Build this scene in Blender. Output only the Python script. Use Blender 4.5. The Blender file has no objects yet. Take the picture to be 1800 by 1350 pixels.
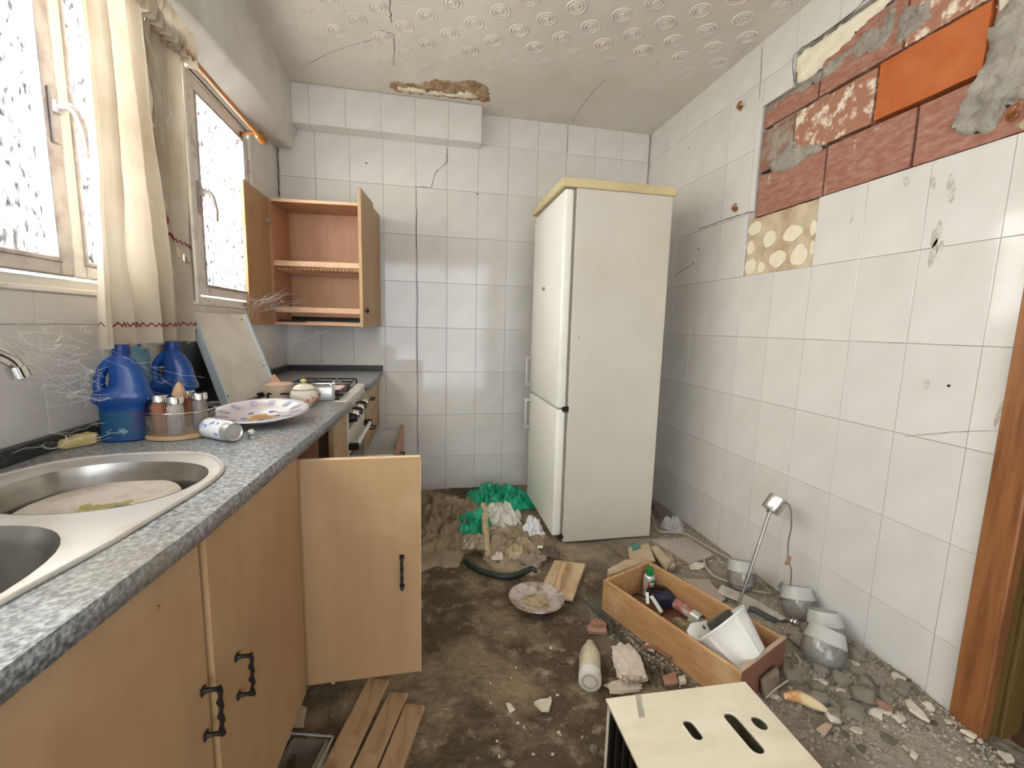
import bpy, bmesh, math, random
from mathutils import Vector, Matrix, noise, Euler
random.seed(7)
PI = math.pi
S = bpy.context.scene
C = S.collection

# ------------------------------------------------------------------ camera
CAMP = Vector((0.8748, -3.0172, 1.1667))
CR = Vector((0.98043, -0.19525, 0.02508)); CU = Vector((0.00127, 0.13369, 0.99102)); CD = Vector((0.19685, 0.97160, -0.13132))
cam = bpy.data.cameras.new('camera'); camo = bpy.data.objects.new('camera', cam); C.objects.link(camo)
cam.sensor_width = 36; cam.lens = 763.7 / 1800 * 36; cam.clip_start = 0.02
camo.matrix_world = Matrix(((CR.x, CU.x, -CD.x, CAMP.x), (CR.y, CU.y, -CD.y, CAMP.y), (CR.z, CU.z, -CD.z, CAMP.z), (0, 0, 0, 1)))
S.camera = camo

# ------------------------------------------------------------------ light and exposure
S.view_settings.view_transform = 'Standard'; S.view_settings.look = 'None'
S.view_settings.exposure = 1.40; S.view_settings.gamma = 1; S.view_settings.use_curve_mapping = False
S.cycles.max_bounces = 10; S.cycles.diffuse_bounces = 6; S.cycles.transparent_max_bounces = 16
S.cycles.sample_clamp_indirect = 6
S.cycles.caustics_reflective = False; S.cycles.caustics_refractive = False
world = bpy.data.worlds.new('world'); S.world = world; world.use_nodes = True
world.node_tree.nodes['Background'].inputs[0].default_value = (0.86, 0.93, 1.0, 1)
world.node_tree.nodes['Background'].inputs[1].default_value = 1.2

def area(name, loc, rot, sx, sy, power, col):
    l = bpy.data.lights.new(name, 'AREA'); l.shape = 'RECTANGLE'; l.size = sx; l.size_y = sy; l.energy = power; l.color = col
    o = bpy.data.objects.new(name, l); o.location = loc; o.rotation_euler = rot; C.objects.link(o); return o
area('daylight_window', (-0.62, -1.50, 1.95), (0, -PI/2 + 0.26, 0), 1.1, 2.2, 245, (1.0, 0.982, 0.95))
area('added_window_fill', (-0.55, -3.25, 1.75), (0, -PI/2 + 0.12, 0), 1.2, 1.6, 120, (1.0, 0.985, 0.965))  # added lamp outside an unseen window, brightens the right wall
area('added_rear_fill', (1.0, -5.05, 1.12), (PI/2 - .08, 0, -.12), 1.8, 2.1, 7, (0.985, 0.99, 1.0))  # fill light added behind the camera, lifts the lower walls

# ------------------------------------------------------------------ materials
MATS = {}
def mat(name, col, rough=0.6, metal=0.0, mix=None, mix2=None, bump=None, spec=0.5, trans=0, coat=0, alpha=1.0, ior=1.45, coords='Object', subs=0):
    """mix=(colour2, scale, lo, hi, stretch xyz) noise blend; bump=(scale, strength, distance)"""
    if name in MATS: return MATS[name]
    m = bpy.data.materials.new(name); m.use_nodes = True; MATS[name] = m
    nt = m.node_tree; N = nt.nodes; L = nt.links; b = N['Principled BSDF']
    b.inputs['Base Color'].default_value = (*col, 1); b.inputs['Roughness'].default_value = rough; b.inputs['Metallic'].default_value = metal
    b.inputs['Specular IOR Level'].default_value = spec; b.inputs['Transmission Weight'].default_value = trans
    b.inputs['Coat Weight'].default_value = coat; b.inputs['Alpha'].default_value = alpha; b.inputs['IOR'].default_value = ior
    tc = N.new('ShaderNodeTexCoord'); src = tc.outputs[coords]
    cur = None
    for k in (mix, mix2):
        if not k: continue
        c2, sc, lo, hi = k[:4]
        mp = N.new('ShaderNodeMapping'); L.new(src, mp.inputs[0])
        if len(k) > 4: mp.inputs['Scale'].default_value = k[4]
        mp.inputs['Location'].default_value = (len(name) * 1.3, sc * .17, 0)
        n = N.new('ShaderNodeTexNoise'); n.inputs['Scale'].default_value = sc; n.inputs['Detail'].default_value = 6; n.inputs['Roughness'].default_value = .62
        L.new(mp.outputs[0], n.inputs[0])
        r = N.new('ShaderNodeMapRange'); r.inputs[1].default_value = lo; r.inputs[2].default_value = hi; L.new(n.outputs[0], r.inputs[0])
        x = N.new('ShaderNodeMix'); x.data_type = 'RGBA'
        L.new(r.outputs[0], x.inputs[0])
        if cur is None: x.inputs[6].default_value = (*col, 1)
        else: L.new(cur, x.inputs[6])
        x.inputs[7].default_value = (*c2, 1); cur = x.outputs[2]
    if cur is not None: L.new(cur, b.inputs['Base Color'])
    if bump:
        n = N.new('ShaderNodeTexNoise'); n.inputs['Scale'].default_value = bump[0]; n.inputs['Detail'].default_value = 5
        L.new(src, n.inputs[0]); bp = N.new('ShaderNodeBump'); bp.inputs['Strength'].default_value = bump[1]; bp.inputs['Distance'].default_value = bump[2] if len(bump) > 2 else .01
        L.new(n.outputs[0], bp.inputs['Height']); L.new(bp.outputs[0], b.inputs['Normal'])
    return m

M_tile = mat('glazed_tile', (.69, .675, .65), .07, mix=((.63, .61, .58), 3.5, .4, .7), mix2=((.50, .46, .40), 9, .66, .86), bump=(2.2, .10, .015), spec=.6)
M_grout = mat('grout', (.50, .48, .45), .9, mix=((.36, .34, .31), 14, .4, .7))
M_mortar = mat('mortar', (.27, .245, .205), .95, mix=((.40, .37, .31), 11, .4, .65), mix2=((.14, .12, .10), 25, .55, .75), bump=(60, .8, .01))
M_adh = mat('adhesive', (.62, .52, .37), .9, mix=((.43, .31, .19), 7, .42, .62), bump=(30, .6, .01))
M_adh2 = mat('adhesive_cream', (.80, .73, .58), .85, mix=((.68, .57, .42), 16, .5, .8), bump=(40, .3, .005))
M_brick = mat('brick_rose', (.32, .135, .09), .9, mix=((.42, .25, .185), 20, .42, .68, (1, 1, 3)), mix2=((.56, .50, .41), 17, .64, .74), bump=(90, .5, .006))
M_brick2 = mat('brick_scraped', (.38, .18, .11), .9, mix=((.78, .70, .58), 22, .50, .60), mix2=((.36, .17, .11), 60, .5, .7), bump=(90, .5, .006))
M_brick3 = mat('brick_orange', (.44, .105, .022), .8, mix=((.52, .16, .05), 8, .4, .7), bump=(60, .2, .004))
M_brick4 = mat('brick_brown', (.27, .13, .085), .9, mix=((.35, .30, .24), 14, .46, .62), bump=(80, .6, .006))
M_plaster = mat('ceiling_paint', (.70, .655, .575), .85, mix=((.62, .57, .48), 2.2, .4, .7), bump=(26, .12, .01))
M_beam = mat('beam_paint', (.68, .665, .63), .7, mix=((.57, .55, .51), 4, .45, .7), bump=(14, .2, .01))
M_damp = mat('exposed_plaster', (.50, .36, .22), .95, mix=((.33, .20, .10), 14, .42, .6), mix2=((.62, .52, .38), 22, .6, .7), bump=(35, 1, .02))
M_floor = mat('floor_dirt', (.095, .066, .038), .9, mix=((.26, .19, .11), 3.0, .47, .60), mix2=((.34, .28, .20), 17, .55, .72), bump=(38, .8, .02))
def dust_zone():
    # grey plaster dust that has settled on the right hand side of the floor
    nt = M_floor.node_tree; N = nt.nodes; L = nt.links; b = N['Principled BSDF']; cur = b.inputs['Base Color'].links[0].from_socket
    tc = N.new('ShaderNodeTexCoord'); sx = N.new('ShaderNodeSeparateXYZ'); L.new(tc.outputs['Object'], sx.inputs[0])
    n = N.new('ShaderNodeTexNoise'); n.inputs['Scale'].default_value = 4; n.inputs['Detail'].default_value = 6; L.new(tc.outputs['Object'], n.inputs[0])
    a = N.new('ShaderNodeMath'); a.operation = 'MULTIPLY_ADD'; L.new(n.outputs[0], a.inputs[0]); a.inputs[1].default_value = 1.5; L.new(sx.outputs[0], a.inputs[2])
    r = N.new('ShaderNodeMapRange'); r.inputs[1].default_value = 2.2; r.inputs[2].default_value = 2.95; r.inputs[4].default_value = .8; L.new(a.outputs[0], r.inputs[0])
    x = N.new('ShaderNodeMix'); x.data_type = 'RGBA'; L.new(r.outputs[0], x.inputs[0]); L.new(cur, x.inputs[6]); x.inputs[7].default_value = (.30, .265, .21, 1); L.new(x.outputs[2], b.inputs['Base Color'])
dust_zone()
M_wood = mat('beech_laminate', (.42, .27, .14), .45, mix=((.36, .22, .105), 5, .35, .7, (2, 2, .35)), mix2=((.50, .34, .20), 2.2, .5, .75))
M_woodin = mat('beech_inside', (.50, .285, .18), .55, mix=((.41, .22, .13), 5, .35, .7, (2, 2, .4)))
M_woodedge = mat('beech_edge', (.66, .43, .27), .5, mix=((.58, .36, .21), 20, .4, .7))
M_door = mat("door_wood", (.29, .115, .042), .4, mix=((.17, .065, .022), 7, .42, .66, (6, 6, .5)), mix2=((.37, .17, .075), 3, .55, .75, (5, 5, .4)), bump=(20, .1, .005))
M_jamb = mat('jamb_wood', (.17, .10, .03), .5, mix=((.10, .055, .015), 6, .4, .7, (5, 5, .4)))
M_pine = mat('pine_drawer', (.52, .30, .135), .6, mix=((.40, .21, .09), 6, .42, .68, (1.2, 6, 6)), mix2=((.62, .42, .24), 5, .55, .75), bump=(50, .15, .005))
M_plank = mat('plank_wood', (.40, .26, .14), .7, mix=((.25, .14, .06), 5, .5, .66, (5, 1.2, 5)), mix2=((.55, .42, .28), 8, .55, .72), bump=(40, .2, .004))
M_pinkwood = mat('drawer_end', (.26, .12, .075), .6, mix=((.19, .085, .05), 9, .4, .7))
M_frame = mat('window_frame_paint', (.78, .75, .70), .55, mix=((.42, .37, .33), 14, .55, .75), bump=(30, .15, .004))
M_alu = mat('window_metal', (.46, .43, .43), .4, .55, mix=((.28, .24, .24), 18, .45, .7))
M_enamel = mat('fridge_enamel', (.60, .57, .49), .38, mix=((.54, .505, .42), 2.4, .45, .75), mix2=((.45, .40, .31), 30, .72, .8), bump=(90, .04, .002))
M_doorw = mat('fridge_door_white', (.80, .80, .74), .3, mix=((.74, .73, .64), 3, .5, .8))
M_yellow = mat('yellowed_plastic', (.62, .52, .30), .5, mix=((.52, .42, .22), 10, .4, .7))
M_dark = mat('dark_gap', (.02, .018, .015), .7)
M_black = mat('black_iron', (.018, .014, .012), .45, .3, bump=(60, .3, .004))
M_blackgl = mat('black_glass', (.015, .016, .018), .12, coat=.4)
M_steel = mat('dull_steel', (.44, .43, .40), .33, .9, mix=((.34, .31, .27), 9, .45, .7), bump=(40, .08, .003))
M_steelrim = mat('dusty_steel_rim', (.60, .59, .57), .38, .55, mix=((.52, .45, .37), 9, .52, .72), bump=(30, .1, .003))
M_chrome = mat('chrome', (.72, .71, .69), .12, 1.0)
M_white = mat('white_plastic', (.78, .77, .73), .4, mix=((.62, .59, .52), 8, .5, .75))
M_cream = mat('cream_plastic', (.72, .65, .50), .5, mix=((.63, .55, .40), 3, .45, .7, (1, 6, 1)), mix2=((.80, .76, .64), 6, .5, .75))
M_blue = mat('blue_plastic', (.003, .048, .24), .28, mix=((.006, .085, .32), 6, .45, .7), coat=.2)
M_blued = mat('blue_cap', (.008, .035, .20), .35)
M_label = mat('jug_label', (.004, .07, .17), .4, mix=((.05, .03, .12), 9, .45, .55), mix2=((.30, .42, .50), 16, .62, .68))
M_clearblue = mat('clear_blue_plastic', (.30, .55, .68), .3, trans=.6, mix=((.10, .38, .58), 20, .45, .65))
M_terra = mat('terracotta', (.60, .36, .25), .6, mix=((.70, .52, .40), 14, .45, .7))
M_ceramic = mat('ceramic_cream', (.74, .69, .58), .3, mix=((.58, .28, .16), 13, .60, .66), coat=.3)
M_ceramplain = mat('ceramic_plain', (.78, .74, .62), .3, coat=.2)
M_yel = mat('yellow_glaze', (.62, .56, .20), .3)
M_tin = mat('tin_metal', (.50, .52, .50), .3, .7, mix=((.62, .63, .60), 12, .4, .7))
M_glass = mat('clear_glass', (.93, .95, .94), .03, trans=1.0, ior=1.2)
M_dustglass = mat('dusty_glass', (.62, .62, .58), .35, trans=.55, ior=1.2, mix=((.45, .43, .38), 18, .5, .7))
def hazy(name, col, clear, rough=.12):
    m = bpy.data.materials.new(name); m.use_nodes = True; nt = m.node_tree; N = nt.nodes; L = nt.links; N.remove(N['Principled BSDF']); out = N['Material Output']
    d = N.new('ShaderNodeBsdfDiffuse'); d.inputs[0].default_value = (*col, 1); t = N.new('ShaderNodeBsdfTranslucent'); t.inputs[0].default_value = (*col, 1)
    g = N.new('ShaderNodeBsdfGlossy'); g.inputs['Roughness'].default_value = rough; tr = N.new('ShaderNodeBsdfTransparent')
    a = N.new('ShaderNodeMixShader'); a.inputs[0].default_value = .4; L.new(d.outputs[0], a.inputs[1]); L.new(t.outputs[0], a.inputs[2])
    b = N.new('ShaderNodeMixShader'); b.inputs[0].default_value = clear; L.new(a.outputs[0], b.inputs[1]); L.new(tr.outputs[0], b.inputs[2])
    fr = N.new('ShaderNodeFresnel'); fr.inputs[0].default_value = 1.45
    c = N.new('ShaderNodeMixShader'); L.new(fr.outputs[0], c.inputs[0]); L.new(b.outputs[0], c.inputs[1]); L.new(g.outputs[0], c.inputs[2]); L.new(c.outputs[0], out.inputs[0]); return m
M_shade = hazy('shade_glass', (.66, .65, .60), .70); M_guard = hazy('guard_plastic', (.55, .52, .46), .72); M_jarg = hazy('jar_glass', (.55, .52, .48), .5)
M_frost = hazy('frosted_band', (.80, .80, .76), .12, .3)
M_paprika = mat('spice_red', (.36, .13, .07), .7, mix=((.45, .22, .14), 25, .4, .7))
M_salt = mat('spice_grey', (.42, .37, .34), .6, mix=((.50, .46, .43), 20, .4, .7))
M_lightwood = mat('turned_wood', (.56, .38, .21), .5, mix=((.46, .29, .15), 14, .4, .7))
M_soap = mat('old_soap', (.62, .50, .22), .5, mix=((.50, .38, .15), 20, .4, .7), bump=(50, .4, .004))
M_hook = mat('hook_brown', (.26, .095, .02), .3, coat=.3)
M_rod = mat('varnished_rod', (.42, .17, .05), .35)
M_red = mat('red_braid', (.27, .03, .035), .8)
M_bag = mat('green_bag', (.006, .30, .155), .32, mix=((.02, .42, .25), 9, .45, .7), mix2=((.004, .19, .09), 14, .55, .7))
M_wbag = mat('white_bag', (.70, .69, .63), .4, mix=((.55, .52, .42), 8, .45, .7))
M_cloth = mat('beige_cloth', (.33, .26, .165), .95, mix=((.25, .185, .105), 5, .42, .66), bump=(160, .3, .004))
M_paper = mat('brown_rags', (.40, .31, .21), .9, mix=((.25, .19, .13), 10, .42, .62), mix2=((.55, .47, .35), 14, .6, .7))
M_hose = mat('hose_black', (.02, .03, .025), .35)
M_rock = mat('mortar_rubble', (.37, .33, .265), .95, mix=((.50, .455, .37), 18, .42, .66), bump=(70, .8, .01))
M_rock2 = mat('dark_rubble', (.25, .215, .165), .95, mix=((.36, .32, .26), 22, .45, .66), bump=(70, .8, .01))
M_chip = mat('plaster_chip', (.66, .60, .49), .85, mix=((.50, .42, .31), 22, .5, .7), bump=(60, .4, .006))
M_lump = mat('plaster_lump', (.66, .58, .49), .9, mix=((.54, .42, .33), 16, .5, .68), bump=(40, .7, .01))
M_redtile = mat('red_tile', (.33, .165, .115), .75, mix=((.42, .27, .20), 18, .5, .7))
M_slab = mat('grey_slab', (.36, .31, .265), .85, mix=((.44, .39, .34), 7, .4, .66))
M_card = mat('cardboard', (.50, .39, .26), .8, mix=((.40, .30, .20), 8, .45, .7))
M_cable = mat('cable_beige', (.46, .40, .31), .6)
M_green = mat('can_green', (.01, .20, .05), .3, coat=.3)
M_silver = mat('can_silver', (.60, .64, .63), .28, .5)
M_redp = mat('red_print', (.42, .04, .03), .4)
M_navy = mat('navy_rubber', (.018, .022, .05), .4)
M_gblock = mat('dark_grey_block', (.055, .06, .05), .6, mix=((.10, .11, .09), 18, .4, .7))
M_rods = mat('steel_rods', (.20, .22, .19), .35, .7, mix=((.12, .11, .09), 30, .45, .6))
M_web = mat('cobweb_silk', (.75, .74, .72), .8)
M_crack = mat('crack_dark', (.06, .05, .04), .9)
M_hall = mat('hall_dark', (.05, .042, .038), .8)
M_hallfloor = mat('hall_floor', (.13, .065, .04), .5, mix=((.22, .13, .09), 7, .5, .7))
M_plate = mat('plate_glaze', (.62, .58, .62), .3, coat=.2)
M_stone = mat('painted_board', (.60, .575, .51), .5, mix=((.50, .47, .40), 7, .45, .7))
M_boardedge = mat('board_edge', (.46, .53, .60), .5)
M_darkstone = mat('dark_sheet', (.022, .022, .024), .3)
M_grey = mat('rubble_tan', (.36, .28, .19), .95, mix=((.22, .16, .10), 16, .4, .6), bump=(40, .7, .01))
M_banana = mat('peel', (.62, .50, .30), .7, mix=((.55, .24, .06), 10, .52, .62), mix2=((.75, .70, .58), 14, .55, .65))

def granite():
    m = bpy.data.materials.new('granite'); m.use_nodes = True; MATS['granite'] = m
    nt = m.node_tree; N = nt.nodes; L = nt.links; b = N['Principled BSDF']
    tc = N.new('ShaderNodeTexCoord')
    n1 = N.new('ShaderNodeTexNoise'); n1.inputs['Scale'].default_value = 150; n1.inputs['Detail'].default_value = 3; L.new(tc.outputs['Object'], n1.inputs[0])
    r1 = N.new('ShaderNodeValToRGB'); e = r1.color_ramp.elements
    e[0].position = .36; e[0].color = (.09, .095, .10, 1); e[1].position = .68; e[1].color = (.46, .475, .485, 1)
    k = e.new(.50); k.color = (.22, .235, .25, 1)
    L.new(n1.outputs[0], r1.inputs[0])
    n2 = N.new('ShaderNodeTexNoise'); n2.inputs['Scale'].default_value = 4; n2.inputs['Detail'].default_value = 4; L.new(tc.outputs['Object'], n2.inputs[0])
    x = N.new('ShaderNodeMix'); x.data_type = 'RGBA'; r2 = N.new('ShaderNodeMapRange'); r2.inputs[1].default_value = .48; r2.inputs[2].default_value = .72; r2.inputs[4].default_value = .55
    L.new(n2.outputs[0], r2.inputs[0]); L.new(r2.outputs[0], x.inputs[0]); L.new(r1.outputs[0], x.inputs[6]); x.inputs[7].default_value = (.26, .235, .19, 1)
    L.new(x.outputs[2], b.inputs['Base Color']); b.inputs['Roughness'].default_value = .42
    return m
M_granite = granite()
M_granited = mat('granite_splash', (.035, .037, .04), .4, mix=((.10, .10, .10), 70, .5, .7))

def pane_mat():
    m = bpy.data.materials.new('patterned_glass'); m.use_nodes = True
    nt = m.node_tree; N = nt.nodes; L = nt.links; N.remove(N['Principled BSDF']); out = N['Material Output']
    tc = N.new('ShaderNodeTexCoord'); mp = N.new('ShaderNodeMapping'); mp.inputs['Scale'].default_value = (1, 1, .42); mp.inputs['Rotation'].default_value = (.45, 0, 0)
    v = N.new('ShaderNodeTexNoise'); v.inputs['Scale'].default_value = 88; v.inputs['Detail'].default_value = 1.5; v.inputs['Distortion'].default_value = .6
    L.new(tc.outputs['Object'], mp.inputs[0]); L.new(mp.outputs[0], v.inputs[0])
    b = N.new('ShaderNodeBump'); b.inputs['Strength'].default_value = 1; b.inputs['Distance'].default_value = .01; L.new(v.outputs[0], b.inputs['Height'])
    cr = N.new('ShaderNodeValToRGB'); cr.color_ramp.elements[0].position = .44; cr.color_ramp.elements[0].color = (.80, .80, .78, 1); cr.color_ramp.elements[1].position = .60; cr.color_ramp.elements[1].color = (.062, .060, .063, 1)
    L.new(v.outputs[0], cr.inputs[0])
    t = N.new('ShaderNodeBsdfTranslucent'); L.new(cr.outputs[0], t.inputs[0]); L.new(b.outputs[0], t.inputs['Normal'])
    g = N.new('ShaderNodeBsdfGlossy'); g.inputs['Roughness'].default_value = .25; L.new(b.outputs[0], g.inputs['Normal'])
    tr = N.new('ShaderNodeBsdfTransparent'); L.new(cr.outputs[0], tr.inputs[0])
    a = N.new('ShaderNodeMixShader'); a.inputs[0].default_value = .12; L.new(t.outputs[0], a.inputs[1]); L.new(g.outputs[0], a.inputs[2])
    c = N.new('ShaderNodeMixShader'); c.inputs[0].default_value = .50; L.new(a.outputs[0], c.inputs[1]); L.new(tr.outputs[0], c.inputs[2])
    L.new(c.outputs[0], out.inputs[0]); return m
M_pane = pane_mat()

def curtain_mat():
    m = bpy.data.materials.new('curtain_cotton'); m.use_nodes = True
    nt = m.node_tree; N = nt.nodes; L = nt.links; b = N['Principled BSDF']; out = N['Material Output']
    tc = N.new('ShaderNodeTexCoord'); n = N.new('ShaderNodeTexNoise'); n.inputs['Scale'].default_value = 6; n.inputs['Detail'].default_value = 5; L.new(tc.outputs['Object'], n.inputs[0])
    x = N.new('ShaderNodeMix'); x.data_type = 'RGBA'; r = N.new('ShaderNodeMapRange'); r.inputs[1].default_value = .42; r.inputs[2].default_value = .7
    L.new(n.outputs[0], r.inputs[0]); L.new(r.outputs[0], x.inputs[0]); x.inputs[6].default_value = (.60, .53, .43, 1); x.inputs[7].default_value = (.49, .41, .30, 1)
    L.new(x.outputs[2], b.inputs['Base Color']); b.inputs['Roughness'].default_value = .9
    t = N.new('ShaderNodeBsdfTranslucent'); L.new(x.outputs[2], t.inputs[0])
    a = N.new('ShaderNodeMixShader'); a.inputs[0].default_value = .28; L.new(b.outputs[0], a.inputs[1]); L.new(t.outputs[0], a.inputs[2]); L.new(a.outputs[0], out.inputs[0])
    return m
M_curt = curtain_mat()

# ------------------------------------------------------------------ helpers
def at(px, py, ax, val):
    """the point on the plane ax = val that the camera sees at photo pixel (px, py): used only to read real positions off the photograph"""
    v = CD + CR * ((px - 900) / 763.7) - CU * ((py - 675) / 763.7)
    i = 'xyz'.index(ax); t = (val - CAMP[i]) / v[i]; return CAMP + v * t

def BM(): return bmesh.new()
def xf(bm, geom, Mx):
    if Mx is not None: bmesh.ops.transform(bm, matrix=Mx, verts=geom)
def box(bm, x0, x1, y0, y1, z0, z1, bev=0, Mx=None, seg=1):
    r = bmesh.ops.create_cube(bm, size=1)['verts']
    for v in r:
        v.co = Vector(((x0 + x1) / 2 + v.co.x * abs(x1 - x0), (y0 + y1) / 2 + v.co.y * abs(y1 - y0), (z0 + z1) / 2 + v.co.z * abs(z1 - z0)))
    if bev:
        ed = list({e for v in r for e in v.link_edges})
        g = bmesh.ops.bevel(bm, geom=ed, offset=bev, segments=seg, affect='EDGES', profile=.5)
        r = list({v for f in g['faces'] for v in f.verts} | {v for v in r if v.is_valid})
    xf(bm, r, Mx); return bm
def lathe(bm, prof, seg=24, Mx=None, closed=False):
    rings = []
    for (r, z) in prof:
        if r < 1e-5: rings.append([bm.verts.new((0, 0, z))])
        else: rings.append([bm.verts.new((r * math.cos(2 * PI * k / seg), r * math.sin(2 * PI * k / seg), z)) for k in range(seg)])
    for a, b in zip(rings, rings[1:]):
        for k in range(seg):
            k2 = (k + 1) % seg
            if len(a) == 1 and len(b) == 1: continue
            if len(a) == 1: bm.faces.new((a[0], b[k2], b[k])) if len(b) > 1 else None
            elif len(b) == 1: bm.faces.new((a[k], a[k2], b[0]))
            else: bm.faces.new((a[k], a[k2], b[k2], b[k]))
    xf(bm, [v for r in rings for v in r], Mx); return bm
def tube(bm, pts, r, seg=8, cap=True, rr=None):
    pts = [Vector(p) for p in pts]; n = len(pts); rings = []; up = None
    for i, p in enumerate(pts):
        t = (pts[min(i + 1, n - 1)] - pts[max(i - 1, 0)])
        if t.length < 1e-9: t = Vector((0, 0, 1))
        t.normalize()
        if up is None:
            up = Vector((0, 0, 1)) if abs(t.z) < .9 else Vector((1, 0, 0))
        a = t.cross(up)
        if a.length < 1e-6: a = t.cross(Vector((0, 1, 0)))
        a.normalize(); up = a.cross(t).normalized()
        R = rr[i] if rr else r
        rings.append([bm.verts.new(p + (a * math.cos(2 * PI * k / seg) + up * math.sin(2 * PI * k / seg)) * R) for k in range(seg)])
    for A, B in zip(rings, rings[1:]):
        for k in range(seg): bm.faces.new((A[k], A[(k + 1) % seg], B[(k + 1) % seg], B[k]))
    if cap and n > 1:
        bm.faces.new(rings[0][::-1]); bm.faces.new(rings[-1])
    return bm
def smooth_pts(pts, n=6):
    pts = [Vector(p) for p in pts]; out = []
    for i in range(len(pts) - 1):
        p0 = pts[max(i - 1, 0)]; p1 = pts[i]; p2 = pts[i + 1]; p3 = pts[min(i + 2, len(pts) - 1)]
        for k in range(n):
            t = k / n
            out.append(.5 * ((2 * p1) + (p2 - p0) * t + (2 * p0 - 5 * p1 + 4 * p2 - p3) * t * t + (3 * p1 - p0 - 3 * p2 + p3) * t ** 3))
    out.append(pts[-1]); return out
def prism(bm, poly, z0, z1, Mx=None, bev=0):
    a = [bm.verts.new((p[0], p[1], z0)) for p in poly]; b = [bm.verts.new((p[0], p[1], z1)) for p in poly]; n = len(poly)
    bm.faces.new(a[::-1]); bm.faces.new(b)
    for k in range(n): bm.faces.new((a[k], a[(k + 1) % n], b[(k + 1) % n], b[k]))
    xf(bm, a + b, Mx); return bm
def holed(outlines, z0, z1):
    """a plate with holes: first outline is the outside"""
    cu = bpy.data.curves.new('plate', 'CURVE'); cu.dimensions = '2D'; cu.fill_mode = 'BOTH'; cu.extrude = (z1 - z0) / 2
    for o in outlines:
        s = cu.splines.new('POLY'); s.points.add(len(o) - 1); s.use_cyclic_u = True
        for p, q in zip(s.points, o): p.co = (q[0], q[1], 0, 1)
    ob = bpy.data.objects.new('plate', cu); C.objects.link(ob)
    dg = bpy.context.evaluated_depsgraph_get(); me = bpy.data.meshes.new_from_object(ob.evaluated_get(dg))
    bpy.data.objects.remove(ob); bpy.data.curves.remove(cu)
    bm = bmesh.new(); bm.from_mesh(me); bpy.data.meshes.remove(me)
    bmesh.ops.translate(bm, vec=(0, 0, (z0 + z1) / 2), verts=bm.verts); bmesh.ops.remove_doubles(bm, verts=bm.verts, dist=1e-5)
    return bm
def ell(cx, cy, rx, ry, n=40, p=2.0, rot=0):
    out = []
    for k in range(n):
        a = 2 * PI * k / n; c, s = math.cos(a), math.sin(a)
        x = rx * abs(c) ** (2 / p) * (1 if c >= 0 else -1); y = ry * abs(s) ** (2 / p) * (1 if s >= 0 else -1)
        out.append((cx + x * math.cos(rot) - y * math.sin(rot), cy + x * math.sin(rot) + y * math.cos(rot)))
    return out

def link(name, bm, m, parent=None, smooth=False, world=True):
    """one mesh object; geometry given in world space unless world=False (then in the parent's space)"""
    me = bpy.data.meshes.new(name)
    bmesh.ops.recalc_face_normals(bm, faces=bm.faces)
    if smooth:
        for f in bm.faces: f.smooth = True
        if smooth != 'all':
            for e in bm.edges:
                if len(e.link_faces) == 2 and e.calc_face_angle(0) > .7: e.smooth = False
    if parent is not None and world:
        # root chain matrices: all parents here have identity parent inverse
        Mw = Matrix.Identity(4); p = parent; chain = []
        while p is not None: chain.append(p); p = p.parent
        for q in reversed(chain): Mw = Mw @ Matrix.LocRotScale(q.location, q.rotation_euler, q.scale)
        bmesh.ops.transform(bm, matrix=Mw.inverted(), verts=bm.verts)
    bm.to_mesh(me); bm.free()
    me.materials.append(m)
    o = bpy.data.objects.new(name, me); C.objects.link(o)
    if parent is not None: o.parent = parent
    return o
def base(o):
    """put a single-mesh thing's origin at the middle of its underside"""
    vs = [v.co for v in o.data.vertices]
    c = Vector(((min(v.x for v in vs) + max(v.x for v in vs)) / 2, (min(v.y for v in vs) + max(v.y for v in vs)) / 2, min(v.z for v in vs)))
    o.data.transform(Matrix.Translation(-c)); o.location = c; return o
def tag(o, label, cat, group=None, kind=None):
    if label: o['label'] = label
    if cat: o['category'] = cat
    if group: o['group'] = group
    if kind: o['kind'] = kind
    return o
def solo(name, bm, m, label, cat, group=None, smooth=False, kind=None):
    return tag(base(link(name, bm, m, None, smooth)), label, cat, group, kind)
def thing(name, label, cat, loc=(0, 0, 0), rotz=0, group=None, rot=None):
    o = bpy.data.objects.new(name, None); o.empty_display_size = .05; C.objects.link(o); o.location = loc
    o.rotation_euler = rot if rot is not None else (0, 0, rotz); return tag(o, label, cat, group)
def struct(name, bm, m, smooth=False):
    o = link(name, bm, m, None, smooth); o['kind'] = 'structure'; return o
def part(name, bm, m, parent, smooth=False, label=None, world=False):
    o = link(name, bm, m, parent, smooth, world)
    if label: o['label'] = label
    return o
def RX(a): return Matrix.Rotation(a, 4, 'X')
def RY(a): return Matrix.Rotation(a, 4, 'Y')
def RZ(a): return Matrix.Rotation(a, 4, 'Z')
def T(*p): return Matrix.Translation(Vector(p))
def aim(p, d, roll=0):
    """matrix whose local Z points along d, at p"""
    q = Vector(d).normalized().to_track_quat('Z', 'Y'); return Matrix.Translation(Vector(p)) @ q.to_matrix().to_4x4() @ RZ(roll)
def rectsub(r, h):
    """r minus h, rectangles (u0,u1,v0,v1)"""
    u0, u1, v0, v1 = r; a0, a1, b0, b1 = h
    if a0 >= u1 or a1 <= u0 or b0 >= v1 or b1 <= v0: return [r]
    out = []
    if a0 > u0: out.append((u0, a0, v0, v1))
    if a1 < u1: out.append((a1, u1, v0, v1))
    m0, m1 = max(u0, a0), min(u1, a1)
    if b0 > v0: out.append((m0, m1, v0, b0))
    if b1 < v1: out.append((m0, m1, b1, v1))
    return out
def subs(rects, holes):
    for h in holes: rects = [q for r in rects for q in rectsub(r, h)]
    return rects

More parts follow.
